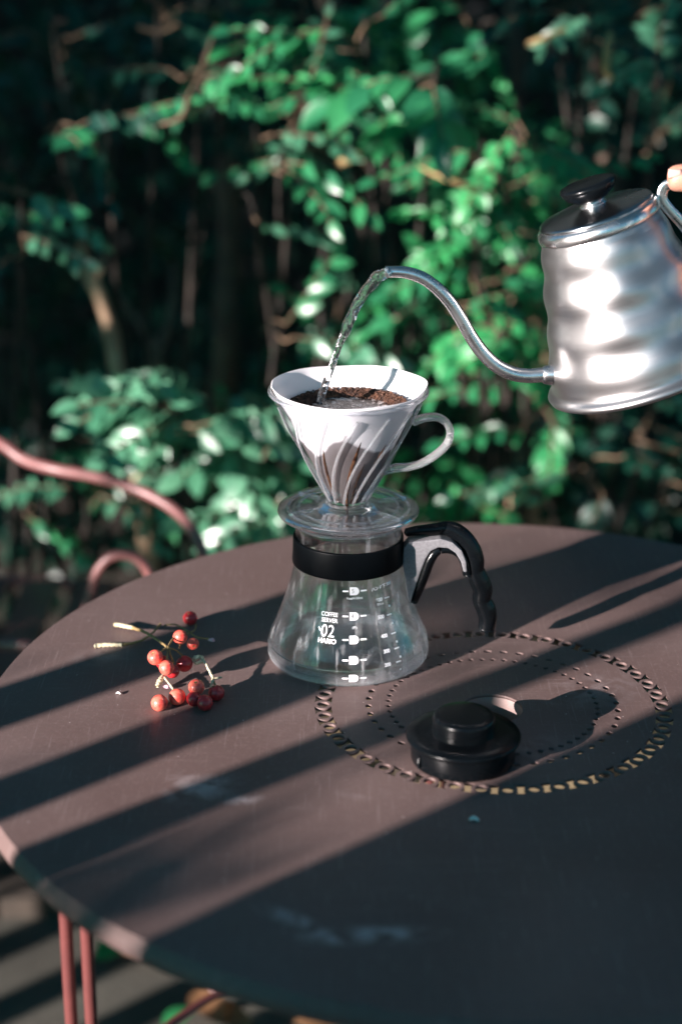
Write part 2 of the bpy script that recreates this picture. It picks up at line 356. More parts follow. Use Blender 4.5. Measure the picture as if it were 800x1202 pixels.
# ------------------------------------------------------------------ added unseen boards between sun and table, spaced to cast the stripes
su, cu = math.sin(AZ), math.cos(AZ)
def us(u, s, z=0): return Vector((u*su+s*cu, -u*cu+s*su, z))
FS = -0.70
fence = empty('added_fence', us(-.6, FS), 'unseen dark brown upright boards added left of the table to throw the stripes', 'fence')
def board(u0, u1, top, s0=FS, th=.018, name='board', lean=0, z0=.01):
    A = [us(u0, s0-th/2), us(u1, s0-th/2), us(u1, s0+th/2), us(u0, s0+th/2)]
    base = fence.location
    V = [(p-base)+Vector((0,0,z))+us(lean*(z-1.05), 0) for z in (z0, top) for p in A]
    # pointed top
    c = sum(((p-base) for p in A), Vector())/4
    F = [(0,3,2,1),(0,1,5,4),(1,2,6,5),(2,3,7,6),(3,0,4,7),(4,5,6,7)]
    return obj(name, V, F, M['fence_wood'], fence, smooth=False)
US = 0.0
for (u0, u1, top, ln, z0) in ((-1.044,-.983,1.150,.02,.01),(-.924,-.874,1.112,-.08,.988),(-.834,-.797,1.215,.14,.988)): board(u0, u1, top, lean=ln, z0=z0)
board(-1.10, -.69, 1.0, FS-.03, .02, 'rail', z0=.986)
u = -1.22  # low boards, added to stripe the paving with shade
while u > -2.6:
    board(u-.055, u, .58, z0=.02); u -= .115
board(-2.65, -1.06, .14, FS-.03, .02, 'rail', z0=.10)
u = -.705; k = 0
while u < 1.1:
    board(u, u+.102, 1.235+.008*((k*7)%3), s0=FS-.019*(k % 2), lean=.06 if k == 0 else 0); u += .0985 if k else .08; k += 1
board(-1.10, 1.15, .10, FS-.06, .035, 'rail')
obj('rail', [v for v in [(us(a, FS-.02+b)-fence.location)+Vector((0,0,z)) for z in (.18,.26) for a,b in ((-1.12,-.05),(1.12,-.05),(1.12,-.012),(-1.12,-.012))]],
    [(0,3,2,1),(0,1,5,4),(1,2,6,5),(2,3,7,6),(3,0,4,7),(4,5,6,7)], M['fence_wood'], fence, smooth=False)

# added unseen white posts to the right, reflectors for the steel and glass
for (x, y, wd, lb) in ((2.5,-.9,.15,'nearest'),(3.0,.5,.15,'middle'),(1.5,-2.5,.15,'farthest')):
    vr = empty('reflector_post', (x, y, 0), 'unseen white square post added as a reflector right of the picture, the %s of three along the house' % lb, 'post', 'added white reflector posts')
    obj('plinth', *box(-wd*.6, wd*.6, -wd*.6, wd*.6, 0, .3), mat('white_paint', (.78,.76,.74), .6), vr, smooth=False)
    obj('shaft', *box(-wd/2, wd/2, -wd/2, wd/2, .3, 2.9), mat('white_paint', (.78,.76,.74), .6), vr, smooth=False)
# ------------------------------------------------------------------ leaves
def leaf_geo(w_=.5, n=5, fold=.16, curl=.22):
    """unit leaf along +X, normal +Z; 2 halves folded at the midrib"""
    V = []; F = []
    for i in range(n+1):
        t = i/n; hw = .5*w_*math.sin(PI*min(1, t**.85*1.0))**.8 if 0 < t < 1 else 0.0
        z = -curl*t*t
        V += [(t, -hw, z+fold*hw*2), (t, 0, z), (t, hw, z+fold*hw*2)]
    for i in range(n):
        a = i*3; b = a+3
        F += [(a, b, b+1, a+1), (a+1, b+1, b+2, a+2)]
    return V, F
LV, LF = leaf_geo(.52, 5); LVn = np.array(LV)
LV2, LF2 = leaf_geo(.55, 3); LV2n = np.array(LV2)
leaf_me = {}
for k in ('leaf', 'leaf_bright', 'leaf_gloss', 'leaf_teal', 'leaf_brown'):
    me = bpy.data.meshes.new('leaf_shape'); me.from_pydata(LV, [], LF); me.polygons.foreach_set('use_smooth', [True]*len(me.polygons)); me.materials.append(M[k]); leaf_me[k] = me
def basis(d, nrm):
    d = d.normalized(); n_ = (nrm-d*nrm.dot(d)).normalized(); y = n_.cross(d)
    return d, y, n_
def leaf_object(P, d, nrm, size, kind, parent):
    d, y, n_ = basis(d, nrm); o = bpy.data.objects.new('leaf', leaf_me[kind]); COL.objects.link(o); o.parent = parent
    wv = random.uniform(.85, 1.2)
    P = P-parent.location
    o.matrix_local = Matrix(((d.x*size, y.x*size*wv, n_.x*size, P.x), (d.y*size, y.y*size*wv, n_.y*size, P.y), (d.z*size, y.z*size*wv, n_.z*size, P.z), (0,0,0,1)))
    return o
class LeafMass:
    def __init__(s): s.V = []; s.F = []; s.n = 0
    def add(s, P, d, nrm, size):
        d, y, n_ = basis(d, nrm); R = np.array((d, y, n_))*size
        s.V.append(LV2n@R+np.array(P)); s.F.append(np.array(LF2)+s.n*len(LV2)); s.n += 1
    def build(s, name, m, parent=None):
        V = np.concatenate(s.V)
        if parent: V = V-np.array(parent.location)
        F = np.concatenate(s.F)
        me = bpy.data.meshes.new(name); me.vertices.add(len(V)); me.vertices.foreach_set('co', V.astype('f').ravel())
        me.loops.add(F.size); me.loops.foreach_set('vertex_index', F.ravel().astype('i')); me.polygons.add(len(F))
        me.polygons.foreach_set('loop_start', np.arange(0, F.size, 4, dtype='i')); me.update(); me.validate()
        me.polygons.foreach_set('use_smooth', [True]*len(me.polygons))
        return link(name, me, m, parent)
def rv(): return Vector((random.gauss(0,1), random.gauss(0,1), random.gauss(0,1))).normalized()
GL = (-(S_DIR)+Vector((0,-1,.25)).normalized()).normalized()      # facing between sun and viewer: leaves turned to the light

def twig(start, d0, length, nleaf, size, kind, parent, acc, face=.5, droop=.6):
    """thin stem with alternate leaves"""
    P = start.copy(); d = d0.normalized(); pts = [P.copy()]; step = length/6
    for i in range(6):
        d = (d+rv()*.16+Vector((0,0,-droop*.13))).normalized(); P = P+d*step; pts.append(P.copy())
    acc.add(tube(pts, [.0014]*4+[.0011]*3, seg=5, sub=0, cap=False))
    for i in range(nleaf):
        t = (i+.7)/nleaf; x = t*6; j = min(5, int(x)); p = pts[j].lerp(pts[j+1], x-j); dd = (pts[j+1]-pts[j]).normalized()
        fc_ = .3+.7*face; side = dd.cross(Vector((0,0,1))).normalized()*(1 if i % 2 else -1)
        ld = (dd*.75+side*1.0+Vector((0,0,-droop*random.uniform(.1,.9)))+rv()*.25).normalized()
        if i == nleaf-1: ld = dd
        nrm = (Vector((0,-.25,1))*(1-fc_)+GL*fc_*1.6+rv()*(.22 if kind == 'leaf_gloss' else .38)).normalized()
        leaf_object(p, ld, nrm, size*random.uniform(.7,1.15)*(1-.2*t), kind, parent)

def in_blob(px, py, blobs):
    return any(((px-b[0])/b[2])**2+((py-b[1])/b[3])**2 < 1 for b in blobs)

LITY = {}  # spots the added crowns leave open to the sun
def shrub(name, label, base_px, Y, blobs, kind, ntrunk=2, cat='shrub', mass=None, massmat='leaf_teal', trunkmat='bark_dark', trunk_r=.0065, group=None, lit=.97):
    """blobs: (px, py, rx, ry, Y, nleaf, size, face)"""
    b = at(base_px, 640, Y); root = empty(name, (b.x, Y, 0.03), label, cat, group)
    if lit:
        for bl in blobs: LITY.setdefault(round(bl[4]/.05)*.05, []).append((bl[0], bl[1], bl[2]*1.2+(22 if lit > .9 else 6), bl[3]*1.2+(22 if lit > .9 else 6), lit))
    # rooted stems run up through the blobs
    for bl in blobs:
        c = at(bl[0], bl[1], bl[4]); mid = Vector(((b.x*.6+c.x*.4)+random.uniform(-.04,.04), max(Y, c.y)+.05, max(.2, c.z*.55)))
        pts = [Vector((b.x+random.uniform(-.03,.03), Y+random.uniform(.02,.06), .03)), mid, Vector((c.x, c.y+.05, c.z-.02)), c+Vector((random.uniform(-.03,.03), .02, .04))]
        obj('stem', *tube([p-root.location for p in pts], [trunk_r, trunk_r*.75, trunk_r*.4, trunk_r*.2], seg=7, sub=6), M[trunkmat], root)
        nt_ = max(1, round(bl[5]/9)); rx = bl[2]/FPX*bl[4]*1.0; rz = bl[3]/FPX*bl[4]*1.05
        for q in range(nt_):
            a = random.uniform(0, 2*PI); r = math.sqrt(random.random())*.8
            sp = c+Vector((math.cos(a)*r*rx, random.uniform(-.5,.6)*.12, math.sin(a)*r*rz+.02))
            d0 = (Vector((math.cos(a), random.uniform(-.8,.2), .3*math.sin(a)+.1))+rv()*.4)
            t_ = Acc(); twig(sp, d0, random.uniform(.07,.13), 9, bl[6], kind if isinstance(kind, str) else random.choice(kind), root, t_, face=bl[7])
            obj('twig', [v-root.location for v in t_.V], t_.F, M['twig_brown'], root)
            e = c+Vector((random.uniform(-.3,.3)*rx, .05, random.uniform(-.3,.3)*rz))
            obj('twig', *tube([e-root.location, (e.lerp(sp, .5)+rv()*.01)-root.location, sp-root.location], .0018, seg=5, sub=3, cap=False), M['twig_brown'], root)
    if mass:
        lm = LeafMass()
        for (px, py, rx, ry, YY, dY, n_, size) in mass:
            for i in range(int(n_*.6)):
                a = random.uniform(0, 2*PI); r = math.sqrt(random.random()); y_ = YY+random.uniform(-dY, dY)
                lm.add(at(px+math.cos(a)*r*rx, py+math.sin(a)*r*ry, y_), rv()+Vector((0,-.3,-.3)), Vector((0,-.4,.8))+rv()*.7, size*random.uniform(.8,1.4))
        o = lm.build('foliage', M[massmat], root); o['kind'] = 'stuff'
    return root

LG = 'shrubs growing behind the table'
shrub('leafy_shrub', 'shrub spray with pale shining leaves hanging just left of the dripper', 235, 2.05,
      [(215,480,52,34,2.0,46,.044,.35),(200,515,40,35,1.95,44,.050,.75),(255,500,55,42,2.0,54,.046,.75),(300,555,45,50,2.0,54,.046,.85),(330,610,40,40,1.95,46,.046,.9),(290,630,30,20,1.9,10,.050,.9)],
      ['leaf_gloss'], mass=[(270,560,90,80,2.2,.12,160,.035)], massmat='leaf', group=LG)
shrub('leafy_shrub', 'small leafy branch reaching out behind the falling water and dripper rim', 340, 2.15,
      [(320,405,55,22,2.05,22,.038,.6),(370,430,60,30,2.15,22,.034,.45),(400,380,50,40,2.3,20,.03,.3)],
      ['leaf','leaf_gloss'], mass=[(380,440,90,50,2.4,.12,150,.032)], massmat='leaf', group=LG)
shrub('leafy_shrub', 'broad green shrub filling the space between the dripper and the kettle spout', 560, 2.2,
      [(500,365,60,40,2.15,34,.034,.35),(560,340,60,45,2.1,36,.036,.45),(590,400,60,50,2.1,40,.036,.4),(540,420,70,50,2.2,42,.032,.35),(600,465,60,40,2.1,30,.034,.3),(650,500,60,45,2.1,30,.034,.3),(520,480,50,40,2.25,26,.032,.3)],
      ['leaf','leaf_bright'], mass=[(560,400,130,100,2.45,.15,420,.034)], massmat='leaf', group=LG)
shrub('leafy_shrub', 'low bright green shrub behind the far edge of the table under the dripper handle', 520, 2.3,
      [(545,590,45,25,2.15,26,.034,.3),(500,560,50,35,2.25,26,.032,.3),(575,560,30,25,2.2,14,.032,.3),(460,590,30,25,2.2,10,.032,.3)],
      ['leaf_bright'], mass=[(510,580,90,50,2.5,.12,220,.034)], massmat='leaf', group=LG)
shrub('leafy_shrub', 'dark teal shrub with whitish shining leaves low behind the right end of the table', 740, 2.15,
      [(700,560,55,40,2.05,30,.032,.65),(760,530,50,45,2.05,30,.032,.6),(650,585,45,22,2.1,18,.030,.5),(780,590,40,30,2.05,16,.032,.4)],
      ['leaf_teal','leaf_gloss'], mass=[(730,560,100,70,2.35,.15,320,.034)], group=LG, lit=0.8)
shrub('leafy_shrub', 'tall shrub with fresh green leafy branch left of the kettle lid', 600, 2.25,
      [(610,160,50,40,2.1,30,.034,.35),(570,190,60,50,2.15,36,.034,.5),(600,240,60,40,2.1,34,.034,.35),(550,240,60,40,2.15,26,.036,.6),(580,290,60,35,2.15,34,.034,.35),(640,200,40,50,2.2,18,.032,.3)],
      ['leaf','leaf_bright','leaf'], mass=[(590,230,90,110,2.45,.15,360,.034)], massmat='leaf', group=LG)
shrub('leafy_shrub', 'shrub with large rounded fresh green leaves at the upper middle', 470, 2.2,
      [(510,100,42,35,2.0,16,.056,.55),(430,60,60,40,2.1,40,.036,.35),(380,30,55,35,2.15,30,.036,.35),(350,80,45,30,2.15,22,.034,.3),(450,130,60,35,2.15,30,.034,.4),(560,60,50,40,2.3,20,.032,.3)],
      ['leaf_bright','leaf','leaf'], mass=[(450,80,130,70,2.4,.15,420,.036)], massmat='leaf', group=LG)
shrub('leafy_shrub', 'shrub with white glinting leaf clusters hanging above the falling water', 360, 2.3,
      [(325,215,26,28,2.05,14,.036,.95),(300,265,12,16,2.05,7,.032,.95),(345,150,60,30,2.15,26,.032,.6),(300,180,40,26,2.15,14,.032,.6),(395,185,50,36,2.2,20,.032,.5),(430,230,30,36,2.2,14,.030,.9)],
      ['leaf_gloss','leaf'], mass=[(360,160,110,45,2.45,.12,240,.03)], massmat='leaf_teal', group=LG)
shrub('leafy_shrub', 'dim leafy branch spreading across the upper left corner', 180, 2.3,
      [(230,100,55,40,2.15,34,.034,.25),(120,150,60,32,2.1,26,.034,.25),(60,160,50,32,2.1,22,.034,.25),(180,40,90,40,2.2,40,.034,.2),(60,60,70,50,2.3,26,.034,.2),(270,70,40,60,2.25,18,.032,.3)],
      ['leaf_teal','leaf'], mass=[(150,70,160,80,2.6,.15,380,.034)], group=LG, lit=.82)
shrub('leafy_shrub', 'teal green leaves hanging at the left edge above the pink chair', 0, 2.1,
      [(15,240,30,40,2.0,20,.036,.5),(15,310,28,45,2.0,20,.036,.6),(-40,280,50,70,2.1,24,.036,.4)], ['leaf','leaf_gloss'], mass=[(-20,260,50,90,2.3,.1,120,.034)], group=LG, lit=.98)
shrub('leafy_shrub', 'low dim shrub with pale leaf tips behind the pink chair', 80, 2.25,
      [(30,560,40,35,2.2,22,.034,.5),(95,600,35,45,2.1,24,.036,.7),(140,580,28,50,2.1,22,.036,.7),(75,540,60,25,2.2,18,.032,.3),(20,610,25,20,2.1,8,.036,.8)], ['leaf','leaf_gloss'], mass=[(80,580,110,60,2.4,.1,200,.032)], group=LG, lit=.98)
shrub('leafy_shrub', 'dark shrub with small white glints at the top right corner', 740, 2.3,
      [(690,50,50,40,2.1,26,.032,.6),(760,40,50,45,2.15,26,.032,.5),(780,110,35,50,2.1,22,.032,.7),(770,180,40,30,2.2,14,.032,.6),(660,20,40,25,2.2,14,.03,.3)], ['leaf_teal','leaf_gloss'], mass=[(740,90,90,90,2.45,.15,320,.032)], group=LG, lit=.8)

# far hedge: reads as one dark mass
lm = LeafMass()
for i in range(9000):
    lm.add((random.uniform(-1.9,1.9), random.uniform(2.75,3.7), random.uniform(.05,1.9)), rv()+Vector((0,-.3,-.3)), Vector((0,-.4,.8))+rv()*.7, random.uniform(.04,.07))
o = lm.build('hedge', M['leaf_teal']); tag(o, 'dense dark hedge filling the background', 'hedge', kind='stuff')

# bare trunks and stems
def trunk(label, pts, rads, m, loc_y, limbs=(), name='bare_trunk', group='bare stems among the shrubs'):
    b = at(pts[-1][0], pts[-1][1], pts[-1][2]); root = empty(name, (b.x, b.y, 0.03), label, 'trunk', group)
    P = [at(*p) for p in pts]+[Vector((b.x+.01, b.y, .03))]
    o = obj('trunk', *tube([p-root.location for p in P], list(rads)+[rads[-1]*1.15], seg=12, sub=8, rmod=lambda t,a: 1+.12*math.sin(3*a+9*t)+.08*math.sin(37*t+a)), M[m], root)
    for lp, lr in limbs:
        obj('limb', *tube([at(*p)-root.location for p in lp], lr, seg=8, sub=6, rmod=lambda t,a: 1+.1*math.sin(23*t+a)), M[m], root)
trunk('slender tan stem forking in the dark gap at the left', [(98,285,2.25),(108,330,2.25),(125,370,2.24),(138,430,2.22),(158,500,2.22),(165,560,2.25)], [.008,.009,.009,.010,.010,.012], 'bark_pale', 2.2,
      [([(108,330,2.25),(118,316,2.25),(122,300,2.27)], [.007,.005,.004]), ([(158,500,2.22),(185,490,2.15),(215,486,2.1)], [.006,.004,.003])])
trunk('dim thin stem curving up beside the tan forked stem', [(205,310,2.5),(204,370,2.45),(188,415,2.42),(186,450,2.42),(190,520,2.45)], [.007,.008,.011,.011,.012], 'bark', 2.4,
      [([(188,415,2.42),(165,380,2.5),(140,345,2.55)], [.008,.006,.004])])
trunk('straight grey brown trunk left of the falling water', [(268,-40,2.55),(266,150,2.55),(270,300,2.55),(266,420,2.55),(262,560,2.6)], [.017,.018,.019,.02,.022], 'bark', 2.5)
trunk('dark straight trunk behind the falling water', [(385,-20,2.6),(386,150,2.6),(388,250,2.6),(384,420,2.6),(388,560,2.6)], [.018,.019,.02,.021,.022], 'bark', 2.5)
trunk('pale brown trunk behind the dripper handle', [(545,380,2.4),(552,440,2.4),(562,520,2.4),(570,590,2.4)], [.013,.016,.019,.021], 'bark_pale', 2.4)
trunk('thick tan trunk low behind the table between dripper and kettle', [(640,330,2.5),(632,430,2.5),(622,510,2.45),(617,600,2.4)], [.018,.024,.03,.034], 'bark_pale', 2.4)
trunk('dark thick trunk just under the kettle base', [(672,300,2.55),(668,430,2.55),(655,520,2.5),(655,600,2.5)], [.018,.022,.022,.025], 'bark', 2.4)
trunk('sunlit tan trunk right of the dark one under the kettle', [(740,300,2.55),(715,450,2.5),(700,510,2.45),(690,600,2.45)], [.017,.019,.021,.023], 'bark_pale', 2.4)
trunk('brown stem rising at the upper right beside the kettle knob', [(690,30,2.4),(695,110,2.4),(700,170,2.4),(712,260,2.4)], [.010,.011,.012,.014], 'bark', 2.4,
      [([(695,110,2.4),(712,70,2.3),(716,40,2.25)], [.006,.005,.004])])
trunk('thin stem rising at the upper centre beyond the large leaves', [(600,-20,2.6),(602,70,2.6),(606,200,2.6),(600,330,2.6)], [.012,.013,.014,.015], 'bark', 2.4)
# dead twigs caught in the foliage
def dead(label, pts, r, m='twig_tan'):
    o = obj('dead_twig', *tube([at(*p) for p in pts], r, seg=7, sub=6, rmod=lambda t,a: 1+.15*math.sin(31*t+a)), M[m]); tag(o, label, 'twig', 'dry twigs caught in the shrubs')
dead('forked dry twig in the upper left foliage', [(186,147,2.02),(212,138,2.02),(222,112,2.04),(238,78,2.1),(254,30,2.14)], [.002,.003,.0022,.0018,.0015], 'twig_brown')
dead('short dry twig running right from the forked one', [(212,138,2.02),(240,124,2.05),(272,116,2.1)], [.003,.003,.002])
dead('pale straight twig between the upper shrubs left of the kettle', [(492,196,2.02),(520,209,2.0),(548,218,2.0),(576,230,2.02)], [.0015,.0026,.0032,.003])
dead('grey straight twig at the top right', [(618,52,2.05),(640,44,2.05),(668,34,2.07)], [.003,.0035,.003])
dead('curved tan twig hanging at the top right', [(716,40,2.05),(712,62,2.03),(710,80,2.03),(718,94,2.03)], [.0035,.005,.005,.003])
dead('tan twig stub left of the hanging white leaf cluster', [(398,192,2.1),(412,186,2.1),(432,177,2.12)], [.005,.006,.004])

# added unseen crowns to the left, leaves culled to shape the sun on the shrubs
LITY.setdefault(2.25, []).extend([(120,370,24,60,.9),(160,500,24,30,.9)]); LITY.setdefault(2.4, []).extend([(560,500,30,80,.95),(622,520,34,80,.95),(700,510,34,80,.95)]); LITY.setdefault(2.55, []).append((268,310,16,50,.8))
CHL = [(300,690,60,44),(256,692,60,36),(262,628,40,55),(256,670,60,36),(245,672,55,30),(20,535,60,26),(110,562,70,24),(190,592,50,30),(232,635,28,40),(145,660,50,28),(20,757,50,16)]
def crown_blocker(uc, sc_, u0, u1, n, label):
    tb = us(uc, sc_); added_tree = empty('added_tree', (tb.x, tb.y, 0), label, 'added_tree')
    V_, F_ = tube([Vector((0,0,0)), Vector((.02,.01,.5)), Vector((-.02,0,.9)), Vector((.03,0,1.4)), Vector((0,0,1.9))], [.06,.05,.045,.035,.015], seg=12, sub=5)
    obj('trunk', V_, F_, M['bark'], added_tree)
    for i in range(8):
        z = random.uniform(.95,1.7); a = us(random.uniform(-.75,.75), random.uniform(-.3,.3))
        obj('branch', *tube([Vector((0,0,z-.1)), a*.5+Vector((0,0,z+.05)), a+Vector((0,0,z+.15))], [.018,.011,.004], seg=6, sub=4), M['bark'], added_tree)
    lm = LeafMass(); tries = 0
    while lm.n < n and tries < n*6:
        tries += 1
        P = us(random.uniform(u0, u1), sc_+random.uniform(-.35, .35), random.uniform(.92, 2.4))
        skip = False
        for YY, bl_ in LITY.items():
            q = proj(P+S_DIR*((YY-P.y)/S_DIR.y))
            for b_ in bl_:
                if ((q[0]-b_[0])/b_[2])**2+((q[1]-b_[1])/b_[3])**2 < 1 and random.random() < b_[4]: skip = True; break
            if skip: break
        if skip: continue
        t = (1.74-P.y)/S_DIR.y; q = proj(P+S_DIR*t)
        if in_blob(q[0], q[1], CHL): continue
        lm.add(P, rv(), rv(), random.uniform(.04,.07))
    o = lm.build('crown', M['leaf'], added_tree); o['kind'] = 'stuff'
crown_blocker(-1.95, -1.25, -2.5, -1.24, 15000, 'unseen leafy crown added left of the picture to shade the shrubs')
crown_blocker(-3.1, -1.25, -3.9, -2.5, 14000, 'unseen leafy crown added farther left beyond the first to shade the far hedge')

# added unseen crown overhead, there to cut the sky light on the table
added_tree = empty('added_tree', (2.6, 3.0, 0), 'unseen trunk and crown added to cut the sky light over the table', 'added_tree')
obj('trunk', *tube([Vector((0,0,0)), Vector((-.03,0,1.2)), Vector((-.1,-.05,2.2)), Vector((-.3,-.3,2.9))], [.13,.11,.09,.06], seg=14, sub=5), M['bark'], added_tree)
for i in range(9):
    a = random.uniform(2.4, 4.6); e = Vector((math.cos(a)*3.2, math.sin(a)*3.2, random.uniform(2.5,3.1)))
    obj('branch', *tube([Vector((-.15,-.1,2.4)), e*.5+Vector((0,0,1.4)), e], [.05,.03,.008], seg=7, sub=5), M['bark'], added_tree)
lm = LeafMass()
for i in range(9000):
    lm.add((random.uniform(-1.8,2.8), random.uniform(-1.6,4.2), random.uniform(2.6,3.4)), rv(), Vector((0,0,1))+rv()*.9, random.uniform(.07,.11))
o = lm.build('crown', M['leaf_teal'], added_tree); o['kind'] = 'stuff'
# added unseen leaf sprays toward the sun, placed to dim and soften the stripes
tb = us(-.9, -2.9); sh = empty('leafy_shrub', (tb.x, tb.y, 0), 'unseen thin leafy sprays added beyond the boards to dim the stripes', 'shrub')
obj('stem', *tube([Vector((0,0,0)), Vector((.02,0,.7)), Vector((0,.02,1.35)), Vector((.02,0,1.75))], [.012,.010,.007,.003], seg=7, sub=4), M['bark_dark'], sh)
lm = LeafMass()
for (u0, u1, z0, z1, n_) in ((-.80,-.70,1.50,1.60,78),(-.80,-.70,1.60,1.70,6),(-1.08,-.70,1.54,1.84,34),(-1.0,-.84,1.735,1.80,34)):
    for i in range(n_): lm.add(us(random.uniform(u0,u1), -2.9+random.uniform(-.3,.3), random.uniform(z0,z1)), rv(), rv(), random.uniform(.025,.045))
o = lm.build('foliage', M['leaf'], sh); o['kind'] = 'stuff'

# ------------------------------------------------------------------ the table
R = 0.374
table = empty('garden_table', (TC[0], TC[1], 0), 'round dark brown metal garden table with a ring of punched holes', 'table')
cu_ = bpy.data.curves.new('top', 'CURVE'); cu_.dimensions = '2D'; cu_.fill_mode = 'BOTH'; cu_.extrude = .0012
def poly(pts):
    s = cu_.splines.new('POLY'); s.points.add(len(pts)-1)
    for i, (x, y) in enumerate(pts): s.points[i].co = (x, y, 0, 1)
    s.use_cyclic_u = True
RI = R-.0045
poly([(RI*math.cos(2*PI*i/240), RI*math.sin(2*PI*i/240)) for i in range(240)])
def circ(cx, cy, rr, n=18, el=1, rot=0):
    out = []
    for i in range(n):
        a = 2*PI*i/n; x, y = rr*el*math.cos(a), rr*math.sin(a)
        out.append((cx+x*math.cos(rot)-y*math.sin(rot), cy+x*math.sin(rot)+y*math.cos(rot)))
    return out
HC = (-0.001, -0.006)
poly(circ(HC[0], HC[1], .0225, 48))
NB = 44; RB = .1235
for i in range(NB):
    a = 2*PI*i/NB; poly(circ(RB*math.cos(a), RB*math.sin(a), .0041, 16, 1.08, a))
    # hourglass between two circles
    a2 = a+PI/NB; er, et = (math.cos(a2), math.sin(a2)), (-math.sin(a2), math.cos(a2))
    half = PI*RB/NB
    pts = []
    for s_ in (1, -1):
        for k in range(-4, 5):
            rr = k/4*.0062*s_
            wdt = half-math.sqrt(max(0, .0066**2-rr**2))*1.0
            wdt = min(max(.0011, wdt), .0062)
            pts.append((rr, wdt*s_))
    poly([((RB+x)*er[0]+y*et[0], (RB+x)*er[1]+y*et[1]) for x, y in pts])
for n_, rr, el in ((46, .0905, 1.35), (56, .0760, 1.0)):
    for i in range(n_):
        a = 2*PI*i/n_+.03; x, y = rr*math.cos(a), rr*math.sin(a)
        if el > 1: poly(circ(x, y, .0024, 10, 1.35, a+PI/2))
        else: poly(circ(x, y, .0028, 4, 1.0, a))
tmp = bpy.data.objects.new('tmp', cu_); COL.objects.link(tmp); dg = bpy.context.evaluated_depsgraph_get()
me = bpy.data.meshes.new_from_object(tmp.evaluated_get(dg)); bpy.data.objects.remove(tmp)
me.materials.clear(); me.materials.append(M['table'])
top = link('tabletop', me, None, table, (0,0,TZ-.0012))
bm = bmesh.new(); bm.from_mesh(me); bmesh.ops.remove_doubles(bm, verts=bm.verts[:], dist=1e-6); bm.to_mesh(me); bm.free()
# rolled rim
pr = [(RI-.0005, TZ-.0014)]+[(R-.0085+.0085*math.sin(t), TZ-.0088+.0085*math.cos(t)) for t in [PI*i/14 for i in range(2, 15)]]+[(R-.012, TZ-.0170),(R-.0125,TZ-.0135)]
pr[0] = (R-.0085+.0085*math.sin(PI/14*1.2)*1.0-.001, TZ-.0006)
rim_prof = [(RI-.0002, TZ-.0002)]+[(R-.0085+.0085*math.sin(t), TZ-.0088+.0085*math.cos(t)) for t in [PI*(.32+.68*i/14) for i in range(15)]]+[(R-.0125,TZ-.0160),(R-.0125,TZ-.012)]
o = obj('rim', *lathe(rim_prof, 240), M['table'], table); recalc(o)
# umbrella hole sleeve
o = obj('umbrella_sleeve', *lathe([(.0226,TZ-.0006),(.0226,TZ-.030),(.0240,TZ-.030),(.0240,TZ-.0030)], 64, center=(HC[0],HC[1],0)), mat('sleeve_paint', (.36,.27,.25), .5, var=(.3,.22,.2), scale=60, bump=.1), table); recalc(o)
# legs: pairs of bent rods
def tl(px, Y, z): return Vector((px-TC[0], Y-TC[1], z))
for a in (math.radians(213), math.radians(333), math.radians(93)):
    c, s_ = math.cos(a), math.sin(a)
    rad = .335
    for off in (-.0066, .0066):
        p = [Vector((c*(rad-.05)+off, s_*(rad-.05), TZ-.016)), Vector((c*(rad-.02)+off, s_*(rad-.02), TZ-.018)), Vector((c*(rad-.004)+off, s_*(rad-.004), TZ-.028)), Vector((c*rad+off, s_*rad, TZ-.06)), Vector((c*(rad+.002)+off, s_*(rad+.002), .4)), Vector((c*(rad+.01)+off, s_*(rad+.01), .012))]
        obj('leg', *tube(p, .0042, seg=12, sub=8), M['red_metal'], table)
for z in (.30,):
    o = obj('leg_ring', *lathe([(.333+.004*math.cos(t), z+.004*math.sin(t)) for t in [2*PI*i/8 for i in range(8)]], 96, closed=True), M['red_metal'], table)

# ------------------------------------------------------------------ coffee server
SX, SY = .0055, 1.219
server = empty('coffee_server', (SX, SY, TZ), 'clear glass coffee server with black neck band and handle under the dripper', 'coffee server')
outer = [(.0,.0012),(.050,.0010),(.0588,.0008),(.0608,.0022),(.0619,.0060),(.0620,.0115),(.0609,.0175),(.0584,.0235),(.0556,.0300),(.0525,.0380),(.0487,.0480),(.0455,.0590),(.0427,.0700),(.0410,.0780),(.0403,.0860),(.0400,.0960),(.0402,.1040),(.0412,.1090),(.0424,.1120)]
def cat2(prof, sub=4):
    P, _ = cat_curve([Vector((a, b, 0)) for a, b in prof], 0.0, sub); return [(p.x, p.y) for p in P]
op = cat2(outer)
inner = [(max(0.0, r-(.0019 if z > .004 else .0019)), z+(.0022 if z < .012 else .0004)) for r, z in op if z < .1118]
wall_p = op+[(.0418,.1128),(.0408,.1124)]+inner[::-1]
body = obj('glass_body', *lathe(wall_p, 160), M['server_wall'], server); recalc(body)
# thick foot ring and lip are solid glass
foot = [(.0568+.0038*math.cos(t)*1.2+.0006, .0048+.0038*math.sin(t)) for t in [2*PI*i/12 for i in range(12)]]
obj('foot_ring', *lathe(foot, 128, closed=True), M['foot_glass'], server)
lip = [(.0415+.0016*math.cos(t), .1122+.0012*math.sin(t)) for t in [2*PI*i/10 for i in range(10)]]
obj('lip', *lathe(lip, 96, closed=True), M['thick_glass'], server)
band = [(.0413,.0785),(.0424,.0790),(.0426,.0805),(.0420,.0890),(.0418,.0985),(.0415,.0995),(.0406,.0998),(.0405,.0785)]
obj('neck_band', *lathe(band, 128, closed=True), M['band'], server)
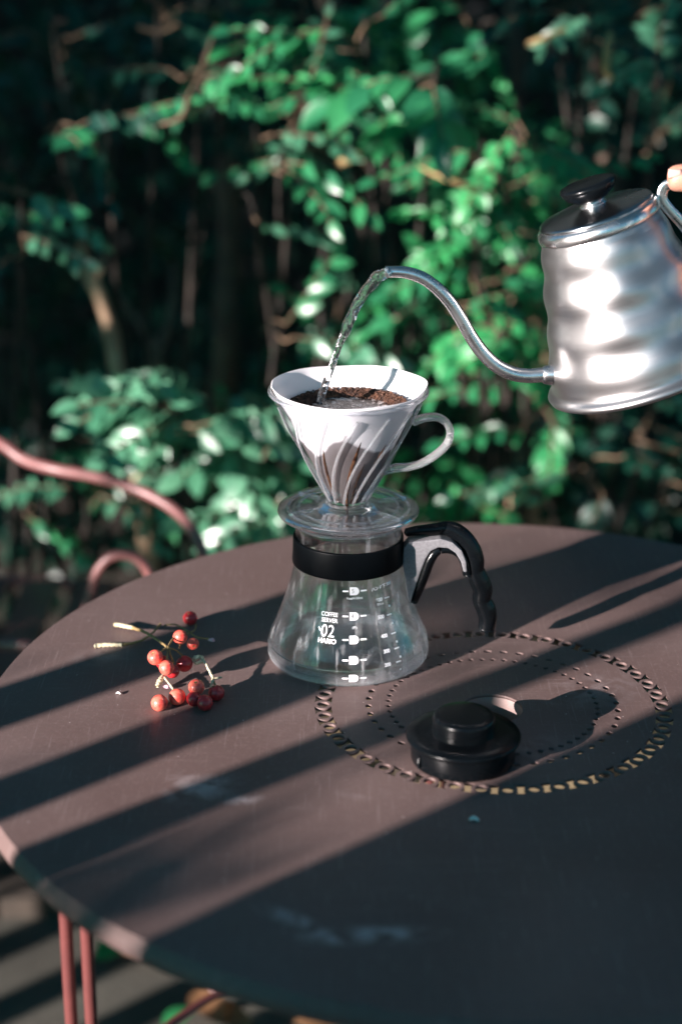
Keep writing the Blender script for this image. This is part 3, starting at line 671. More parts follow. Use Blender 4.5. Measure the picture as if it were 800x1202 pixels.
# prints wrapped on the glass
oz = np.array([z for r, z in op]); orr = np.array([r for r, z in op])
def rad_at(z): return float(np.interp(z, oz, orr))
def wrap(th0, z0, pts, skew=0, lift=0):
    out = []
    for x, y in pts:
        zz = z0+y+skew*x; r = rad_at(zz)+.00025+lift; th = math.radians(th0)+x/rad_at(z0)
        out.append((r*math.sin(th), -r*math.cos(th), zz))
    return out
def text(s, th, z, size, name='printed_text', skew=0, sx=1.0, align='CENTER', bold=0.0, lift=0.0):
    c = bpy.data.curves.new(name, 'FONT'); c.body = s; c.size = size; c.align_x = align; c.align_y = 'CENTER'; c.offset = bold
    t = bpy.data.objects.new('tmp', c); COL.objects.link(t); bpy.context.view_layer.update()
    me = bpy.data.meshes.new_from_object(t.evaluated_get(bpy.context.evaluated_depsgraph_get())); bpy.data.objects.remove(t)
    if not len(me.vertices): return
    co = [(v.co.x*sx, v.co.y) for v in me.vertices]; W_ = wrap(th, z, co, skew, lift)
    for v, p in zip(me.vertices, W_): v.co = p
    me.materials.clear(); return link(name, me, M['print'], server)
def patch(pts, th, z, name='printed_mark', skew=0, holes=False):
    V = wrap(th, z, pts, skew); return obj(name, V, [tuple(range(len(V)))], M['print'], server, smooth=False)
def pbar(th, z, L_, h, skew=0, name='printed_mark'): 
    n = 5; pts = [(-L_/2+L_*i/n, -h/2) for i in range(n+1)]+[(L_/2-L_*i/n, h/2) for i in range(n+1)]
    return patch(pts, th, z, name, skew)
text('COFFEE', -17.2, .0533, .0043, sx=.86, bold=.00003); text('SERVER', -16.8, .0490, .0043, sx=.88, bold=.00003)
text('02', -17.4, .0412, .0122, sx=.88); text('HARIO', -17.2, .0345, .0046, sx=1.0, bold=.00016)
def cup_mark(n_, th, z):
    dth = math.degrees(.0066/rad_at(z))
    pbar(th-dth, z, .0043, .0011, name='printed_tick'); pbar(th+dth*1.05, z, .0046, .0011, name='printed_tick')
    a, b = .0030, .0029
    patch([(-a,-b),(-a*.2,-b),(a*.55,-b),(a*1.0,-.0022),(a*1.3,-.0008),(a*1.3,.0008),(a*1.0,.0022),(a*.55,b),(-a*.2,b),(-a,b)], th-.6, z, 'printed_cup')
    o = text(str(n_), th-1.6, z, .0044, 'printed_number', lift=.0002); o.data.materials.clear(); o.data.materials.append(M['print_gap'])
for n_, th, z in ((5,6.0,.0709),(4,5.2,.0527),(3,4.6,.0363),(2,4.1,.0223),(1,3.8,.0090)): cup_mark(n_, th, z)
text('1cup≒120ml', 6.0, .0657, .0024, bold=.00004); text('(杯)', 5.2, .0447, .0022); 
text('ハンド下 700', 35.5, .0712, .0031, skew=.10, bold=.0001)
for s_, th, z in (('600',30.5,.0622),('500',30.0,.0497),('400',30.0,.0362),('300',29.6,.0256),('200',28.4,.0163)):
    text(s_, th, z, .0036, 'printed_number', bold=.00014); pbar(th+9.2, z+.0002, .0046, .0010, name='printed_tick'); pbar(th+10.4, z-.0062, .0017, .0015, name='printed_tick')
text('満水ml', 31.2, .0590, .0020); 
# handle: web with sun sheen put into its grey + black wavy grip
def lp(px, py, Y=1.214): return at(px, py, Y)-Vector((SX, SY, TZ))
web = [(473,640),(479,633),(500,631),(516,629),(530,633),(541,643),(546,656),(547,668),(543,668),(540,656),(534,646),(525,640),(514,639),(505,643),(499,652),(495,662),(488,682),(481,704),(478,700),(475,680),(472,660)]
o = obj('handle_bracket', *extrude_outline([lp(*p) for p in web], .013), M['sheen_grey_plastic'], server, smooth=False); recalc(o); bevel_mesh(o, .0010, 2)
# dark inner lining of the web
lin = [(546,672),(544,660),(538,648),(528,642),(515,641),(507,645),(501,654),(497,664),(490,684),(483,704)]
obj('bracket_edge', *tube([lp(px+2, py+1, 1.216) for px, py in lin], [.0038,.004,.0042,.0042,.0045,.0050,.0052,.0052,.0048,.0034], seg=12, sub=6, flat=(1,1.9), up=(1,0,.2)), M['black_plastic'], server)
gp = [(476,625,5),(488,623,6),(500,622,6.5),(513,621,7.5),(524,620,9),(535,624,10),(545,633,11),(552,645,12),(556,657,12),(557,669,11.2),(562,681,12.2),(566,692,12),(565,704,11.2),(570,715,12),(572,726,11.2),(570,738,10)]
o = obj('grip', *tube([lp(a, b, 1.218) for a, b, r in gp], [r/1560 for a, b, r in gp], seg=20, sub=6, flat=(1.0,1.05)), M['black_plastic'], server)

# ------------------------------------------------------------------ dripper
dripper = empty('coffee_dripper', (SX, SY, TZ+.116), 'clear ribbed cone dripper with loop handle standing on the glass server', 'coffee dripper')
DZ = .116
def cone_r(z): return .0150+(z-.128)*.502+.0016*math.sin(PI*min(1,max(0,(z-.128)/.085)))      # outer wall radius at height z above the table
cone = [(.0120,.1235),(.0142,.1250)]+[(cone_r(z), z) for z in np.linspace(.128,.2105,22)]+[(.0580,.2118),(.0588,.2130),(.0582,.2143),(.0570,.2140)]
obj('cone_wall', *lathe([(r, z-DZ) for r, z in cone], 128), M['dripper_glass'], dripper)
rimp = [(.0578+.0014*math.cos(t), .2129-DZ+.0016*math.sin(t)) for t in [2*PI*i/10 for i in range(10)]]
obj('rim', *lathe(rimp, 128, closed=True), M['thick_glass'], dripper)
rib_me = None
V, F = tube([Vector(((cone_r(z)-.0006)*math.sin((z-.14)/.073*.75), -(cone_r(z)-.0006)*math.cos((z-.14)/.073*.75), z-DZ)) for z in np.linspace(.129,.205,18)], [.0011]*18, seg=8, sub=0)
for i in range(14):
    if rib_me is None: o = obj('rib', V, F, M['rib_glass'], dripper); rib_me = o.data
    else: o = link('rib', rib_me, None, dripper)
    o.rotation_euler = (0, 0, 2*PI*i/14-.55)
plate = [(.0150,.1280),(.0190,.1284),(.0215,.1275),(.0226,.1255),(.0240,.1238),(.0300,.1228),(.0400,.1220),(.0480,.1216),(.0510,.1222),(.0528,.1212),(.0533,.1196),(.0525,.1180),(.0490,.1172),(.0440,.1176),(.0300,.1182),(.0240,.1190),(.0205,.1205),(.0180,.1225),(.0150,.1235),(.0130,.1240)]
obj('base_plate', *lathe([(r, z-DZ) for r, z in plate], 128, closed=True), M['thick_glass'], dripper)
for rr_, zz_ in ((.0455,.1218),(.0375,.1224)):
    obj('plate_ridge', *lathe([(rr_+.0008*math.cos(t), zz_-DZ+.0008*math.sin(t)) for t in [2*PI*i/8 for i in range(8)]], 96, closed=True), M['thick_glass'], dripper)
skirt = [(.0365,.1180),(.0362,.1060),(.0345,.1058),(.0347,.1180)]
obj('skirt', *lathe([(r, z-DZ) for r, z in skirt], 96, closed=True), M['dripper_glass'], dripper)
for i in range(6):
    a = 2*PI*i/6+.4; c, s_ = math.cos(a), math.sin(a)
    V, F = tube([Vector((c*.024, s_*.024, .1238-DZ)), Vector((c*.036,s_*.036,.1235-DZ)), Vector((c*.048,s_*.048,.1224-DZ))], .0009, seg=6, sub=2)
    obj('plate_spoke', V, F, M['thick_glass'], dripper)
off = Vector((SX, SY, TZ+DZ))
hp = [(484,495),(500,490),(514,490),(524,497),(528,508),(524,521),(512,533),(496,543),(480,548),(466,549),(448,553)]
obj('loop_handle', *tube([at(a, b, 1.214)-off for a, b in hp], [.0036,.0036,.0034,.0034,.0034,.0034,.0034,.0034,.0034,.0038,.0036], seg=14, sub=6, flat=(.85,1.5), up=(0,0,1)), M['foot_glass'], dripper)

# ------------------------------------------------------------------ paper filter, coffee
def paper_mat():
    m = bpy.data.materials.new('filter_paper'); m.use_nodes = True; n = m.node_tree; L = n.links.new; b = n.nodes['Principled BSDF']; out = n.nodes['Material Output']
    b.inputs['Roughness'].default_value = .85
    tc = n.nodes.new('ShaderNodeTexCoord'); sp = n.nodes.new('ShaderNodeSeparateXYZ'); L(tc.outputs['Object'], sp.inputs[0])
    nz = n.nodes.new('ShaderNodeTexNoise'); nz.inputs['Scale'].default_value = 30; nz.inputs['Detail'].default_value = 2; L(tc.outputs['Object'], nz.inputs['Vector'])
    # wet front: height plus noise
    ax = n.nodes.new('ShaderNodeMath'); ax.operation = 'ADD'; ax.inputs[1].default_value = .003; L(sp.outputs['X'], ax.inputs[0])
    ab = n.nodes.new('ShaderNodeMath'); ab.operation = 'ABSOLUTE'; L(ax.outputs[0], ab.inputs[0])
    az = n.nodes.new('ShaderNodeMath'); az.operation = 'MULTIPLY_ADD'; az.inputs[1].default_value = .55; L(ab.outputs[0], az.inputs[0]); L(sp.outputs['Z'], az.inputs[2])
    a = n.nodes.new('ShaderNodeMath'); a.operation = 'MULTIPLY_ADD'; a.inputs[1].default_value = .055; L(nz.outputs[0], a.inputs[0]); L(az.outputs[0], a.inputs[2])
    r = n.nodes.new('ShaderNodeValToRGB'); e = r.color_ramp.elements
    e[0].position = .0; e[0].color = (.07,.055,.05,1); e[1].position = 1; e[1].color = (.92,.91,.93,1)
    for p, c in ((.47,(.11,.095,.095,1)),(.585,(.18,.165,.17,1)),(.61,(.84,.83,.85,1))): q = e.new(p); q.color = c
    mr = n.nodes.new('ShaderNodeMapRange'); mr.inputs[1].default_value = .135; mr.inputs[2].default_value = .273; L(a.outputs[0], mr.inputs[0]); L(mr.outputs[0], r.inputs[0])
    L(r.outputs[0], b.inputs['Base Color'])
    nf = n.nodes.new('ShaderNodeTexNoise'); nf.inputs['Scale'].default_value = 700; L(tc.outputs['Object'], nf.inputs['Vector'])
    bp = n.nodes.new('ShaderNodeBump'); bp.inputs['Strength'].default_value = .2; bp.inputs['Distance'].default_value = .0005; L(nf.outputs[0], bp.inputs['Height']); L(bp.outputs[0], b.inputs['Normal'])
    t = n.nodes.new('ShaderNodeBsdfTranslucent'); L(r.outputs[0], t.inputs[0]); mx = n.nodes.new('ShaderNodeMixShader'); mx.inputs[0].default_value = .28
    L(b.outputs[0], mx.inputs[1]); L(t.outputs[0], mx.inputs[2]); L(mx.outputs[0], out.inputs[0])
    return m
M['paper'] = paper_mat()
def pap_r(r, z, a):
    k = max(0, (z-.15)/.07); return r+.0010*k*math.sin(3*a+.6)+.0006*k*math.sin(7*a)
V, F = lathe([(.0110,.1280)]+[(cone_r(z)-.0022-.0022*min(1, max(0, (.2085-z)/.012)), z) for z in np.linspace(.130,.2165,30)], 128)
V2 = []
for (x, y, z) in V:
    a = math.atan2(y, x); r = math.hypot(x, y); rr = pap_r(r, z, a)
    if z > .2160: z += .0006*math.sin(2*a+1.0)+.0004*math.sin(5*a+2)-(.0035*max(0, 1-abs(a-PI*.97)/.12))
    V2.append((rr*math.cos(a), rr*math.sin(a), z))
pf = obj('paper_filter', V2, F, M['paper'], loc=(SX, SY, TZ)); tag(pf, 'white cone paper filter sitting inside the clear dripper', 'paper filter')
sm = pf.modifiers.new('thickness', 'SOLIDIFY'); sm.thickness = .0004; sm.offset = 0
# folded seam
th0 = 1.15; V = []
for z in np.linspace(.16,.2160,10):
    r = cone_r(z)-.0029-.0004
    r -= .0022*min(1, max(0, (.2085-z)/.012))
    for dt in (-.07,.07): V.append((r*math.cos(th0+dt*.055/r*.6), r*math.sin(th0+dt*.055/r*.6), z))
obj('seam', V, [(2*i,2*i+1,2*i+3,2*i+2) for i in range(9)], M['paper'], pf)

bedz = .1985; br = cone_r(bedz)-.0048
coffee = empty('ground_coffee', (SX, SY, TZ+bedz-.03), 'wet dark ground coffee with foam and painted glints inside the white paper filter', 'coffee')
def coffee_mat():
    m = bpy.data.materials.new('wet_coffee'); m.use_nodes = True; n = m.node_tree; L = n.links.new; b = n.nodes['Principled BSDF']
    tc = n.nodes.new('ShaderNodeTexCoord'); nz = n.nodes.new('ShaderNodeTexNoise'); nz.inputs['Scale'].default_value = 260; nz.inputs['Detail'].default_value = 5; L(tc.outputs['Object'], nz.inputs['Vector'])
    r = n.nodes.new('ShaderNodeValToRGB'); e = r.color_ramp.elements; e[0].position = .50; e[0].color = (.010,.006,.005,1); e[1].position = .62; e[1].color = (.55,.49,.47,1)  # pale foam, with wet glints put into the same colour
    L(nz.outputs[0], r.inputs[0]); L(r.outputs[0], b.inputs['Base Color']); b.inputs['Roughness'].default_value = .22
    bp = n.nodes.new('ShaderNodeBump'); bp.inputs['Strength'].default_value = .8; bp.inputs['Distance'].default_value = .0012; L(nz.outputs[0], bp.inputs['Height']); L(bp.outputs[0], b.inputs['Normal'])
    return m
V, F = lathe([(0,.0285)]+[(br*k, .0285+.0012*k*k) for k in np.linspace(.08,.80,14)], 64)
obj('wet_surface', V, F, coffee_mat(), coffee)
V, F = lathe([(br*k, .0290+.004*math.sin(PI*(k-.72)/.28*.8)) for k in np.linspace(.72,1.0,8)], 96)
V = [Vector(v)+Vector((0,0,.0012*noise.noise(Vector(v)*400))) for v in V]
obj('bank', V, F, M['crumb'], coffee)
ac = Acc()
ico = bmesh.new(); bmesh.ops.create_icosphere(ico, subdivisions=1, radius=1); IV = [v.co.copy() for v in ico.verts]; IF = [tuple(v.index for v in f.verts) for f in ico.faces]; ico.free()
for i in range(1500):
    a = random.uniform(0, 2*PI); k = random.triangular(.66, .995, .92); s_ = random.uniform(.0004,.0011)
    z = .0292+.0042*math.sin(PI*max(0, min(1, (k-.72)/.28))*.8)+random.uniform(-.0003,.0010)
    c = Vector((br*k*math.cos(a), br*k*math.sin(a), z))
    ac.add(([c+Vector((v.x*random.uniform(.7,1.3), v.y*random.uniform(.7,1.3), v.z*random.uniform(.6,1.2)))*s_ for v in IV], IF))
o = obj('coffee_crumbs', ac.V, ac.F, M['crumb'], coffee, smooth=False); o['kind'] = 'stuff'
V, F = lathe([(0,-.0400),(.0095,-.0400)]+[(cone_r(z)-.0050, z-bedz+.03) for z in np.linspace(.133,bedz-.002,8)], 48); 
obj('bed', V, F, M['crumb'], coffee)
# coffee running down outside of the paper, and the drip
mc = solid_glass('brewed_coffee', (.55,.20,.05), 1.34, transp=.15)
md = mat('coffee_film', (.10,.045,.018), .25, var=(.03,.012,.006), scale=200)
for a0, z1, wd in ((-.80,.178,.0010),(-.12,.186,.0012),(.48,.180,.0011),(.16,.166,.0007)):
    zs = np.linspace(.1285, z1, 12); P = []
    for z in zs:
        a = a0+(z-.128)/.073*.42; r = cone_r(z)-.0040; P.append(Vector((r*math.sin(a), -r*math.cos(a), z-bedz+.03)))
    obj('coffee_streak', *tube(P, [wd*.7]*3+[wd]*6+[wd*.7,wd*.5,.0002], seg=8, sub=0, flat=(.45,1.2)), md, coffee)
o = obj('coffee_drip', *tube([Vector((-.001,-.004,.130)), Vector((-.0015,-.004,.127)), Vector((-.001,-.003,.122)), Vector((-.001,-.003,.117)), Vector((-.001,-.003,.107))], [.0035,.0019,.0012,.0010,.0008], seg=12, sub=6), mc)
o.location = (SX, SY, TZ); tag(o, 'amber coffee dripping from the bottom of the dripper cone', 'coffee drip')

# ------------------------------------------------------------------ water stream
wp = [(457,319,6.5),(449,322,7.5),(440,328,9),(430,340,9.5),(422,352,8.5),(414,367,7),(408,382,7.5),(402,396,6),(396,412,6),(390,428,5.2),(385,442,4.6),(380,456,5.5),(377,466,6.5),(375,473,7)]
def wmod(t, a): return 1+.16*math.sin(2*a+18*t)+.06*math.sin(3*a-40*t)+.05*math.sin(58*t+a)
o = obj('water_stream', *tube([at(a, b, 1.222+.0015*math.sin(i*1.7)) for i, (a, b, r) in enumerate(wp)], [r*.76/1640 for a, b, r in wp], seg=28, sub=10, rmod=wmod), M['water'])
tag(o, 'clear water pouring from the kettle spout into the filter', 'water')

# ------------------------------------------------------------------ kettle
KT = math.radians(19.8); kb = at(757, 438, 1.235); KH = .118
kettle = empty('gooseneck_kettle', kb, 'brushed steel gooseneck kettle held tilted and pouring at the right', 'kettle')
kettle.rotation_euler = (0, -KT, 0)
bpy.context.view_layer.update()
KM = kettle.matrix_basis.copy(); KI = KM.inverted()
def k_r(z):
    t = z/KH; r = .0722*(1-t)+.0435*t
    return r+.0010*math.sin(PI*t*8.6+2.4)*(1-.35*t)*(1 if .04 < t < .97 else .3)
bodyp = [(.0,.0),(.066,.0),(.0705,.0006),(.0732,.0022),(.0738,.0040),(.0728,.0058),(.0712,.0070)]+[(k_r(z), z) for z in np.linspace(.0085,KH-.002,90)]+[(.0432,KH),(.0425,KH+.0012)]
obj('body', *lathe(bodyp, 200, rfun=lambda r, z, a: r+(.0008*math.sin(7*a+5*z/KH)*math.sin(PI*z/KH*4.3+1.2)*math.sin(PI*z/KH)**.5 if .012 < z < KH-.006 else 0)), M['steel'], kettle)
def dn(p): return [(r, z-.124+KH) for r, z in p]
collar = [(.0425,.1235),(.0445,.1238),(.0450,.1255),(.0445,.1295),(.0425,.1320),(.0400,.1328)]
obj('collar', *lathe(dn(collar), 128), M['steel_smooth'], kettle)
lidp = [(.0405,.1310),(.0418,.1328),(.0415,.1345),(.0390,.1352),(.0300,.1362),(.0180,.1375),(.0100,.1390),(.0070,.1400),(0,.1402)]
lidm = mat('lid_dark_reflection', (.40,.41,.43), .25, metal=1, rvar=.05)  # dark reflection on the lid is put into this darker steel
obj('lid', *lathe(dn(lidp), 128), lidm, kettle)
obj('knob_stem', *lathe(dn([(0,.1378),(.0095,.1380),(.0098,.1398),(.0080,.1404),(.0078,.1412),(.0095,.1420),(0,.1422)]), 48), M['steel_smooth'], kettle)
obj('knob', *lathe(dn([(0,.1412),(.0080,.1416),(.0122,.1434),(.0176,.1474),(.0200,.1508),(.0207,.1534),(.0199,.1550),(.0165,.1557),(0,.1561)]), 64), M['black_plastic'], kettle)
def kl(px, py, Y): return KI@at(px, py, Y)
sp = [(660,441,8.5),(640,440,8.2),(618,441,8),(600,438,7.9),(582,429,7.8),(566,414,7.7),(553,396,7.5),(541,375,7.3),(528,355,7.2),(512,338,7.0),(495,326,6.9),(476,320,6.6),(458,319,6.2),(452,319,6.2)]
ps = [kl(a, b, 1.226) for a, b, r in sp]; rs = [r*1.1/1640 for a, b, r in sp]
V, F = tube(ps, rs, seg=24, sub=6, cap=False)
o = obj('spout', V, F, M['steel_smooth'], kettle); sm = o.modifiers.new('wall', 'SOLIDIFY'); sm.thickness = .0009; sm.offset = -1
obj('spout_joint', *tube([kl(648,440,1.226), kl(638,440,1.226), kl(636,440,1.226)], [.0078,.0066,.0056], seg=24, sub=3, cap=False), M['steel_smooth'], kettle)
hd = [(836,300),(812,277),(796,258),(782,243),(776,232),(780,219),(796,214),(830,214),(875,228),(915,262),(938,315),(944,370),(925,410),(895,418),(868,400)]
obj('handle', *tube([kl(a, b, 1.232) for a, b in hd], .0024, seg=14, sub=8, flat=(.75,1.7), up=(0,1,0)), M['steel_smooth'], kettle)

# ------------------------------------------------------------------ hand
def skin_mesh(chains, levels=2):
    """chains: list of lists of (point, radius); first chain's first point is the root. returns mesh"""
    bm = bmesh.new(); lay = bm.verts.layers.skin.verify(); vs = {}
    def vtx(p, r):
        k = tuple(round(c, 5) for c in p)
        if k in vs: return vs[k]
        v = bm.verts.new(p); rr = r if hasattr(r, '__len__') else (r, r); v[lay].radius = rr; vs[k] = v; return v
    first = True
    for ch in chains:
        prev = None
        for p, r in ch:
            v = vtx(p, r)
            if first: v[lay].use_root = True; first = False
            if prev and prev != v and not bm.edges.get((prev, v)): bm.edges.new((prev, v))
            prev = v
    me = bpy.data.meshes.new('hand'); bm.to_mesh(me); bm.free()
    o = bpy.data.objects.new('tmp', me); COL.objects.link(o)
    s = o.modifiers.new('s', 'SKIN'); s.use_smooth_shade = True; s.branch_smoothing = .6
    d = o.modifiers.new('d', 'SUBSURF'); d.levels = levels; d.render_levels = levels
    bpy.context.view_layer.update()
    m2 = bpy.data.meshes.new_from_object(o.evaluated_get(bpy.context.evaluated_depsgraph_get())); bpy.data.objects.remove(o)
    return m2
H = lambda px, py, Y: at(px, py, Y)
palm0 = H(1000,335,1.236); wrist = H(1080,350,1.245); 
chains = [[(wrist, (.027,.021)), (palm0, (.026,.017)), (H(965,290,1.238), (.022,.013))],
          [(wrist, (.027,.021)), (H(1180,375,1.25), (.031,.027)), (H(1330,410,1.26), (.038,.035))],
          [(palm0, (.026,.017)), (H(945,258,1.226), (.0145,.0125)), (H(900,232,1.212), (.0112,.0108)), (H(858,214,1.212), (.0098,.0098)), (H(822,208,1.214), (.0118,.0112)), (H(796,209,1.216), (.0118,.0106)), (H(781,210,1.217), (.0100,.0090))]]
for i in range(4):
    y0 = 278+i*34; k = (1.0,1.05,1.0,.85)[i]; r0 = (.0098,.0100,.0095,.0085)[i]
    kn = H(972+i*2, y0+8, 1.250)
    chains.append([(palm0, (.026,.017)), (kn, r0*1.05), (H(945+i*3, y0, 1.216-.004*k), r0), (H(915+i*4, y0+2, 1.206), r0*.93), (H(898+i*3, y0+6, 1.224), r0*.85), (H(905+i*3, y0+9, 1.240), r0*.75)])
hm = skin_mesh(chains)
hand = link('person', hm, M['skin']); tag(hand, 'bare hand gripping the kettle handle at the right edge, thumb laid along the top', 'person')
nl = Acc(); c0 = H(796,202,1.2055)
V = []; F = []
for i in range(7):
    for j in range(6):
        u_ = i/6*2-1; v_ = j/5*2-1
        p = H(792+v_*8, 204+u_*5, 1.2060+.0022*u_*u_+.0012*v_*v_); V.append(p)
for i in range(6):
    for j in range(5): F.append((i*6+j, i*6+j+1, (i+1)*6+j+1, (i+1)*6+j))
o = obj('fingernail', V, F, M['nail'], hand); sm = o.modifiers.new('t', 'SOLIDIFY'); sm.thickness = .0006
sv = [H(1170,372,1.25), H(1230,385,1.253), H(1330,410,1.26), H(1450,450,1.27)]
o = obj('sleeve', *tube(sv, [.040,.043,.047,.052], seg=24, sub=5, cap=False, rmod=lambda t,a: 1+.05*math.sin(4*a+20*t)), M['shirt'], hand); sm = o.modifiers.new('t', 'SOLIDIFY'); sm.thickness = .002

# ------------------------------------------------------------------ black server lid lying on the table
LX, LY = .0835, 1.0514
lid = empty('server_lid', (LX, LY, TZ+.0008), 'round black plastic server lid lying on the table beside the centre hole', 'lid')
def ser(r, z, a): return r
body_p = [(.0340,.0),(.0355,.0004),(.0358,.0015),(.0356,.0140),(.0352,.0152)]
obj('lid_skirt', *lathe(body_p, 96), M['black_plastic'], lid)
fl = [(.0352,.0150),(.0385,.0155),(.0391,.0165),(.0391,.0178),(.0384,.0188),(.0300,.0196),(.0228,.0199),(.0218,.0203)]
def serr(r, z, a):
    if r > .038 and PI*.62 < a < PI*1.12: return r-(.00045 if int(a*160/ PI) % 2 else 0)
    return r
obj('flange', *lathe(fl, 480, rfun=serr), M['black_plastic'], lid)
kn = [(.0218,.0200),(.0216,.0225),(.0212,.0300),(.0206,.0318),(.0194,.0327),(.0150,.0329),(0,.0330)]
obj('knob', *lathe(kn, 96), M['black_plastic'], lid)
P = at(493,898,LY-.036+.008)
obj('clip', *tube([Vector((-.0305,-.0185,.0030)), Vector((-.0312,-.0190,.0060)), Vector((-.0308,-.0188,.0110))], [.0030,.0024,.0006], seg=8, sub=4, flat=(.6,1)), M['black_plastic'], lid)

# ------------------------------------------------------------------ berries
def sprig(label, stems, berries, tips=()):
    c = atz(*stems[0][0][0][:2], TZ); root = empty('berry_sprig', (c.x, c.y, TZ), label, 'berries', 'berry sprigs lying on the table')
    def P(px, py, h): return atz(px, py, TZ+h)-root.location
    for pts, r, m in stems:
        obj('stem', *tube([P(*p) for p in pts], r, seg=8, sub=6, rmod=lambda t,a: 1+.18*math.sin(40*t+a)), M[m], root)
    for px, py, h, r, dark in berries:
        c = P(px, py, h); V = []; F = []
        prof = [(max(1e-5, r*math.sin(t)*1.0), -r*.96*math.cos(t)) for t in [PI*i/16 for i in range(17)]]
        prof[-1] = (1e-5, r*.80); prof[-2] = (r*.16, r*.86)
        V, F = lathe(prof, 24)
        rot = Matrix.Rotation(random.uniform(.3,2.4), 3, rv())
        o = obj('berry', [rot@Vector(v)*(1+.02*noise.noise(Vector(v)*300)) for v in V], F, M['berry_dark' if dark else 'berry'], root, loc=c)
        V, F = tube([rot@Vector((0,0,r*.78)), rot@Vector((0,0,r*.93))], [r*.12,r*.16], seg=6, sub=0)
        obj('calyx', V, F, M['twig_tan'], o)
    for px, py, h in tips:
        V, F = tube([P(px-3,py,h), P(px+1,py,h), P(px+3,py+1,h)], [.0009,.0016,.0010], seg=8, sub=3); obj('bud', V, F, M['twig_tip'], root)
B = .0058
sprig('upper berry sprig, red berries around a tan forked stem with a thick cut end',
      [([(134,733,.004),(142,734,.004),(156,737,.004)], [.0018,.0017,.0016], 'twig_pale'),
       ([(156,737,.004),(170,742,.012),(185,751,.022),(197,760,.028)], [.0014,.0011,.0010,.0011], 'twig_tan'),
       ([(112,758,.002),(126,757,.002),(143,757,.002)], [.0019,.0017,.0014], 'twig_pale'),
       ([(143,757,.002),(163,753,.003),(175,746,.006),(183,739,.008),(188,733,.008)], [.0012,.0009,.0008,.0008,.0012], 'twig_tan'),
       ([(193,734,.006),(205,733,.008),(216,738,.010),(223,742,.010),(229,739,.008),(230,733,.008)], [.0007]*6, 'twig_tan'),
       ([(222,742,.010),(232,748,.008),(247,750,.005)], [.0007]*3, 'twig_tan'),
       ([(197,760,.028),(201,753,.028),(206,747,.027)], [.0008]*3, 'twig_tan'),
       ([(197,760,.028),(190,764,.028),(186,769,.026)], [.0008]*3, 'twig_tan'),
       ([(197,760,.028),(206,763,.024),(214,769,.016)], [.0007]*3, 'twig_tan'),
       ([(199,760,.027),(200,768,.024),(204,778,.014)], [.0008]*3, 'twig_tan'),
       ([(197,760,.028),(196,770,.026),(196,777,.022)], [.0008]*3, 'twig_tan'),
       ([(210,762,.024),(214,752,.016),(222,742,.010)], [.0007]*3, 'twig_tan')],
      [(223.3,725.6,B,B,1),(211.6,747.7,.027,B,0),(226.4,755.8,.014,.0048,0),(182.4,771.5,.026,B*1.02,0),(190.5,777,.018,B*.9,1),(195.5,783.8,.020,B,0),(202.5,788,.012,B*.92,1),(216.5,779,.013,B*1.1,1)],
      [(248,751,.005)])
sprig('lower right berry sprig, dark red berries on a whitish knotted stem',
      [([(209,778,.012),(220,777,.014),(227,775,.015)], [.0013,.0011,.0013], 'twig_pale'),
       ([(227,775,.015),(230,772,.015),(236,771,.015),(238,776,.014),(229,779,.014)], [.0015,.0020,.0014,.0014,.0012], 'twig_pale'),
       ([(237,773,.015),(242,780,.014),(246,788,.012),(250,797,.010),(248,804,.009),(246,809,.008)], [.0012,.0010,.0010,.0012,.0009,.0008], 'twig_pale'),
       ([(250,797,.010),(255,796,.010),(260,795,.009)], [.0009,.0009,.0007], 'twig_pale'),
       ([(250,797,.010),(252,803,.009),(254,809,.009)], [.0008]*3, 'twig_tan')],
      [(230.6,806.4,.0125,B*1.03,0),(227.8,820.6,B,B*.98,1),(240.6,825,B,B*1.03,1),(253.9,813.5,B,B*1.05,1)])
sprig('lower left berry sprig, two light red berries on a short pale stem',
      [([(184,806,.004),(187,801,.006),(190,796,.007),(192,793,.007)], [.0013,.0022,.0018,.0012], 'twig_pale'),
       ([(191,793,.007),(196,799,.008),(204,810,.008)], [.0010,.0008,.0008], 'twig_pale'),
       ([(200,826,.004),(196,822,.004),(192,822,.004)], [.0006]*3, 'twig_tan')],
      [(187.2,825,B,B*1.08,0),(208,818,B,B*1.1,0)], [(195,806,.003)])
def speck(px, py, r, label):
    P = atz(px, py, TZ+.001); V, F = tube([P+Vector((-r,0,0)), P+Vector((0,.3*r,r*.3)), P+Vector((r,-.5*r,.0))], [r*.3,r*.5,r*.25], seg=7, sub=3); o = obj('petal_scrap', V, F, M['seed']); tag(o, label, 'petal')
speck(139,814,.0018,'tiny white petal scrap left of the berries'); speck(556,962,.0028,'small white scrap on the shaded front of the table')

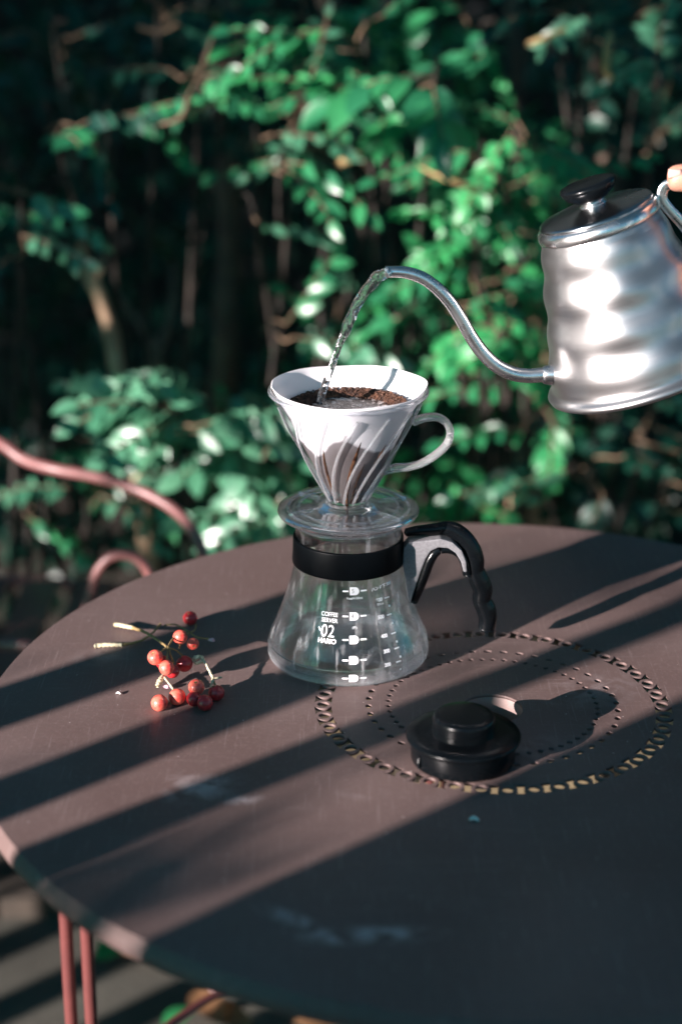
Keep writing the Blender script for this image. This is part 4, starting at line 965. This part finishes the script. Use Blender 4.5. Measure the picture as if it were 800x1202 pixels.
# ------------------------------------------------------------------ pink chair behind the table
ch = empty('garden_chair', (-.42, 1.82, 0), 'pink painted metal tube armchair behind the left of the table', 'chair')
C = lambda px, py, Y: at(px, py, Y)-ch.location
r_ = .0062
obj('backrest', *tube([Vector((-.30,.22,.02)), Vector((-.30,.20,.45)), C(-190,560,1.95), C(-130,490,1.92), C(-60,488,1.86), C(0,520,1.80), C(30,540,1.78), C(66,551,1.76), C(110,559,1.75), C(155,572,1.74), C(196,592,1.72), C(222,617,1.71), C(238,650,1.70), C(245,700,1.70), Vector((.27,-.10,.40)), Vector((.27,-.08,.02))], r_, seg=14, sub=8), M['pink_metal'], ch)
obj('arm', *tube([C(96,730,1.66), C(106,700,1.66), C(114,672,1.66), C(130,654,1.66), C(152,652,1.66), C(170,664,1.66), C(180,690,1.66), C(180,730,1.66)], .0054, seg=14, sub=8), M['pink_metal'], ch)
obj('seat_frame', *tube([C(-120,757,1.70), C(-40,756,1.70), C(20,757,1.69), C(60,770,1.68), Vector((.22,-.12,.44)), Vector((.20,.18,.44)), Vector((-.25,.22,.44)), Vector((-.28,-.06,.46))], .0070, seg=12, sub=6), M['pink_metal'], ch)
for i in range(7):
    x = -.24+i*.065; obj('seat_slat', *box(x, x+.045, -.10, .20, .448, .454), M['pink_metal'], ch, smooth=False)
for x, y in ((-.27,-.08),(.22,.18)):
    obj('leg', *tube([Vector((x,y,.44)), Vector((x*1.05,y*1.05,.22)), Vector((x*1.1,y*1.1,.008))], .0085, seg=12, sub=4), M['pink_metal'], ch)

# ------------------------------------------------------------------ fallen leaves on the paving
def fallen(px, py, size, kind, label, ang, h=.02):
    P = atz(px, py, h); o = bpy.data.objects.new('fallen_leaf', leaf_me[kind]); COL.objects.link(o)
    o.location = P; o.scale = (size, size, size); o.rotation_euler = (.3, -.25, ang); tag(o, label, 'leaf', 'fallen leaves on the paving')
fallen(112,1128,.06,'leaf_bright','bright green fallen leaf beside the red table leg',.9)
fallen(128,1112,.08,'leaf_brown','tan fallen leaf touching the bright green one',-.1)
fallen(232,1160,.08,'leaf_brown','brown curled fallen leaf under the front rim of the table',-1.2,.03)
fallen(240,1185,.07,'leaf_brown','reddish fallen leaf nearest the bottom edge',-.6)
fallen(190,1204,.045,'leaf_bright','yellow green fallen leaf at the bottom edge',.6)
fallen(2,1015,.06,'leaf_brown','tan fallen leaf at the left edge below the rim',.2)
fallen(345,1200,.07,'leaf_brown','pale brown leaf half hidden under the front rim',.2)
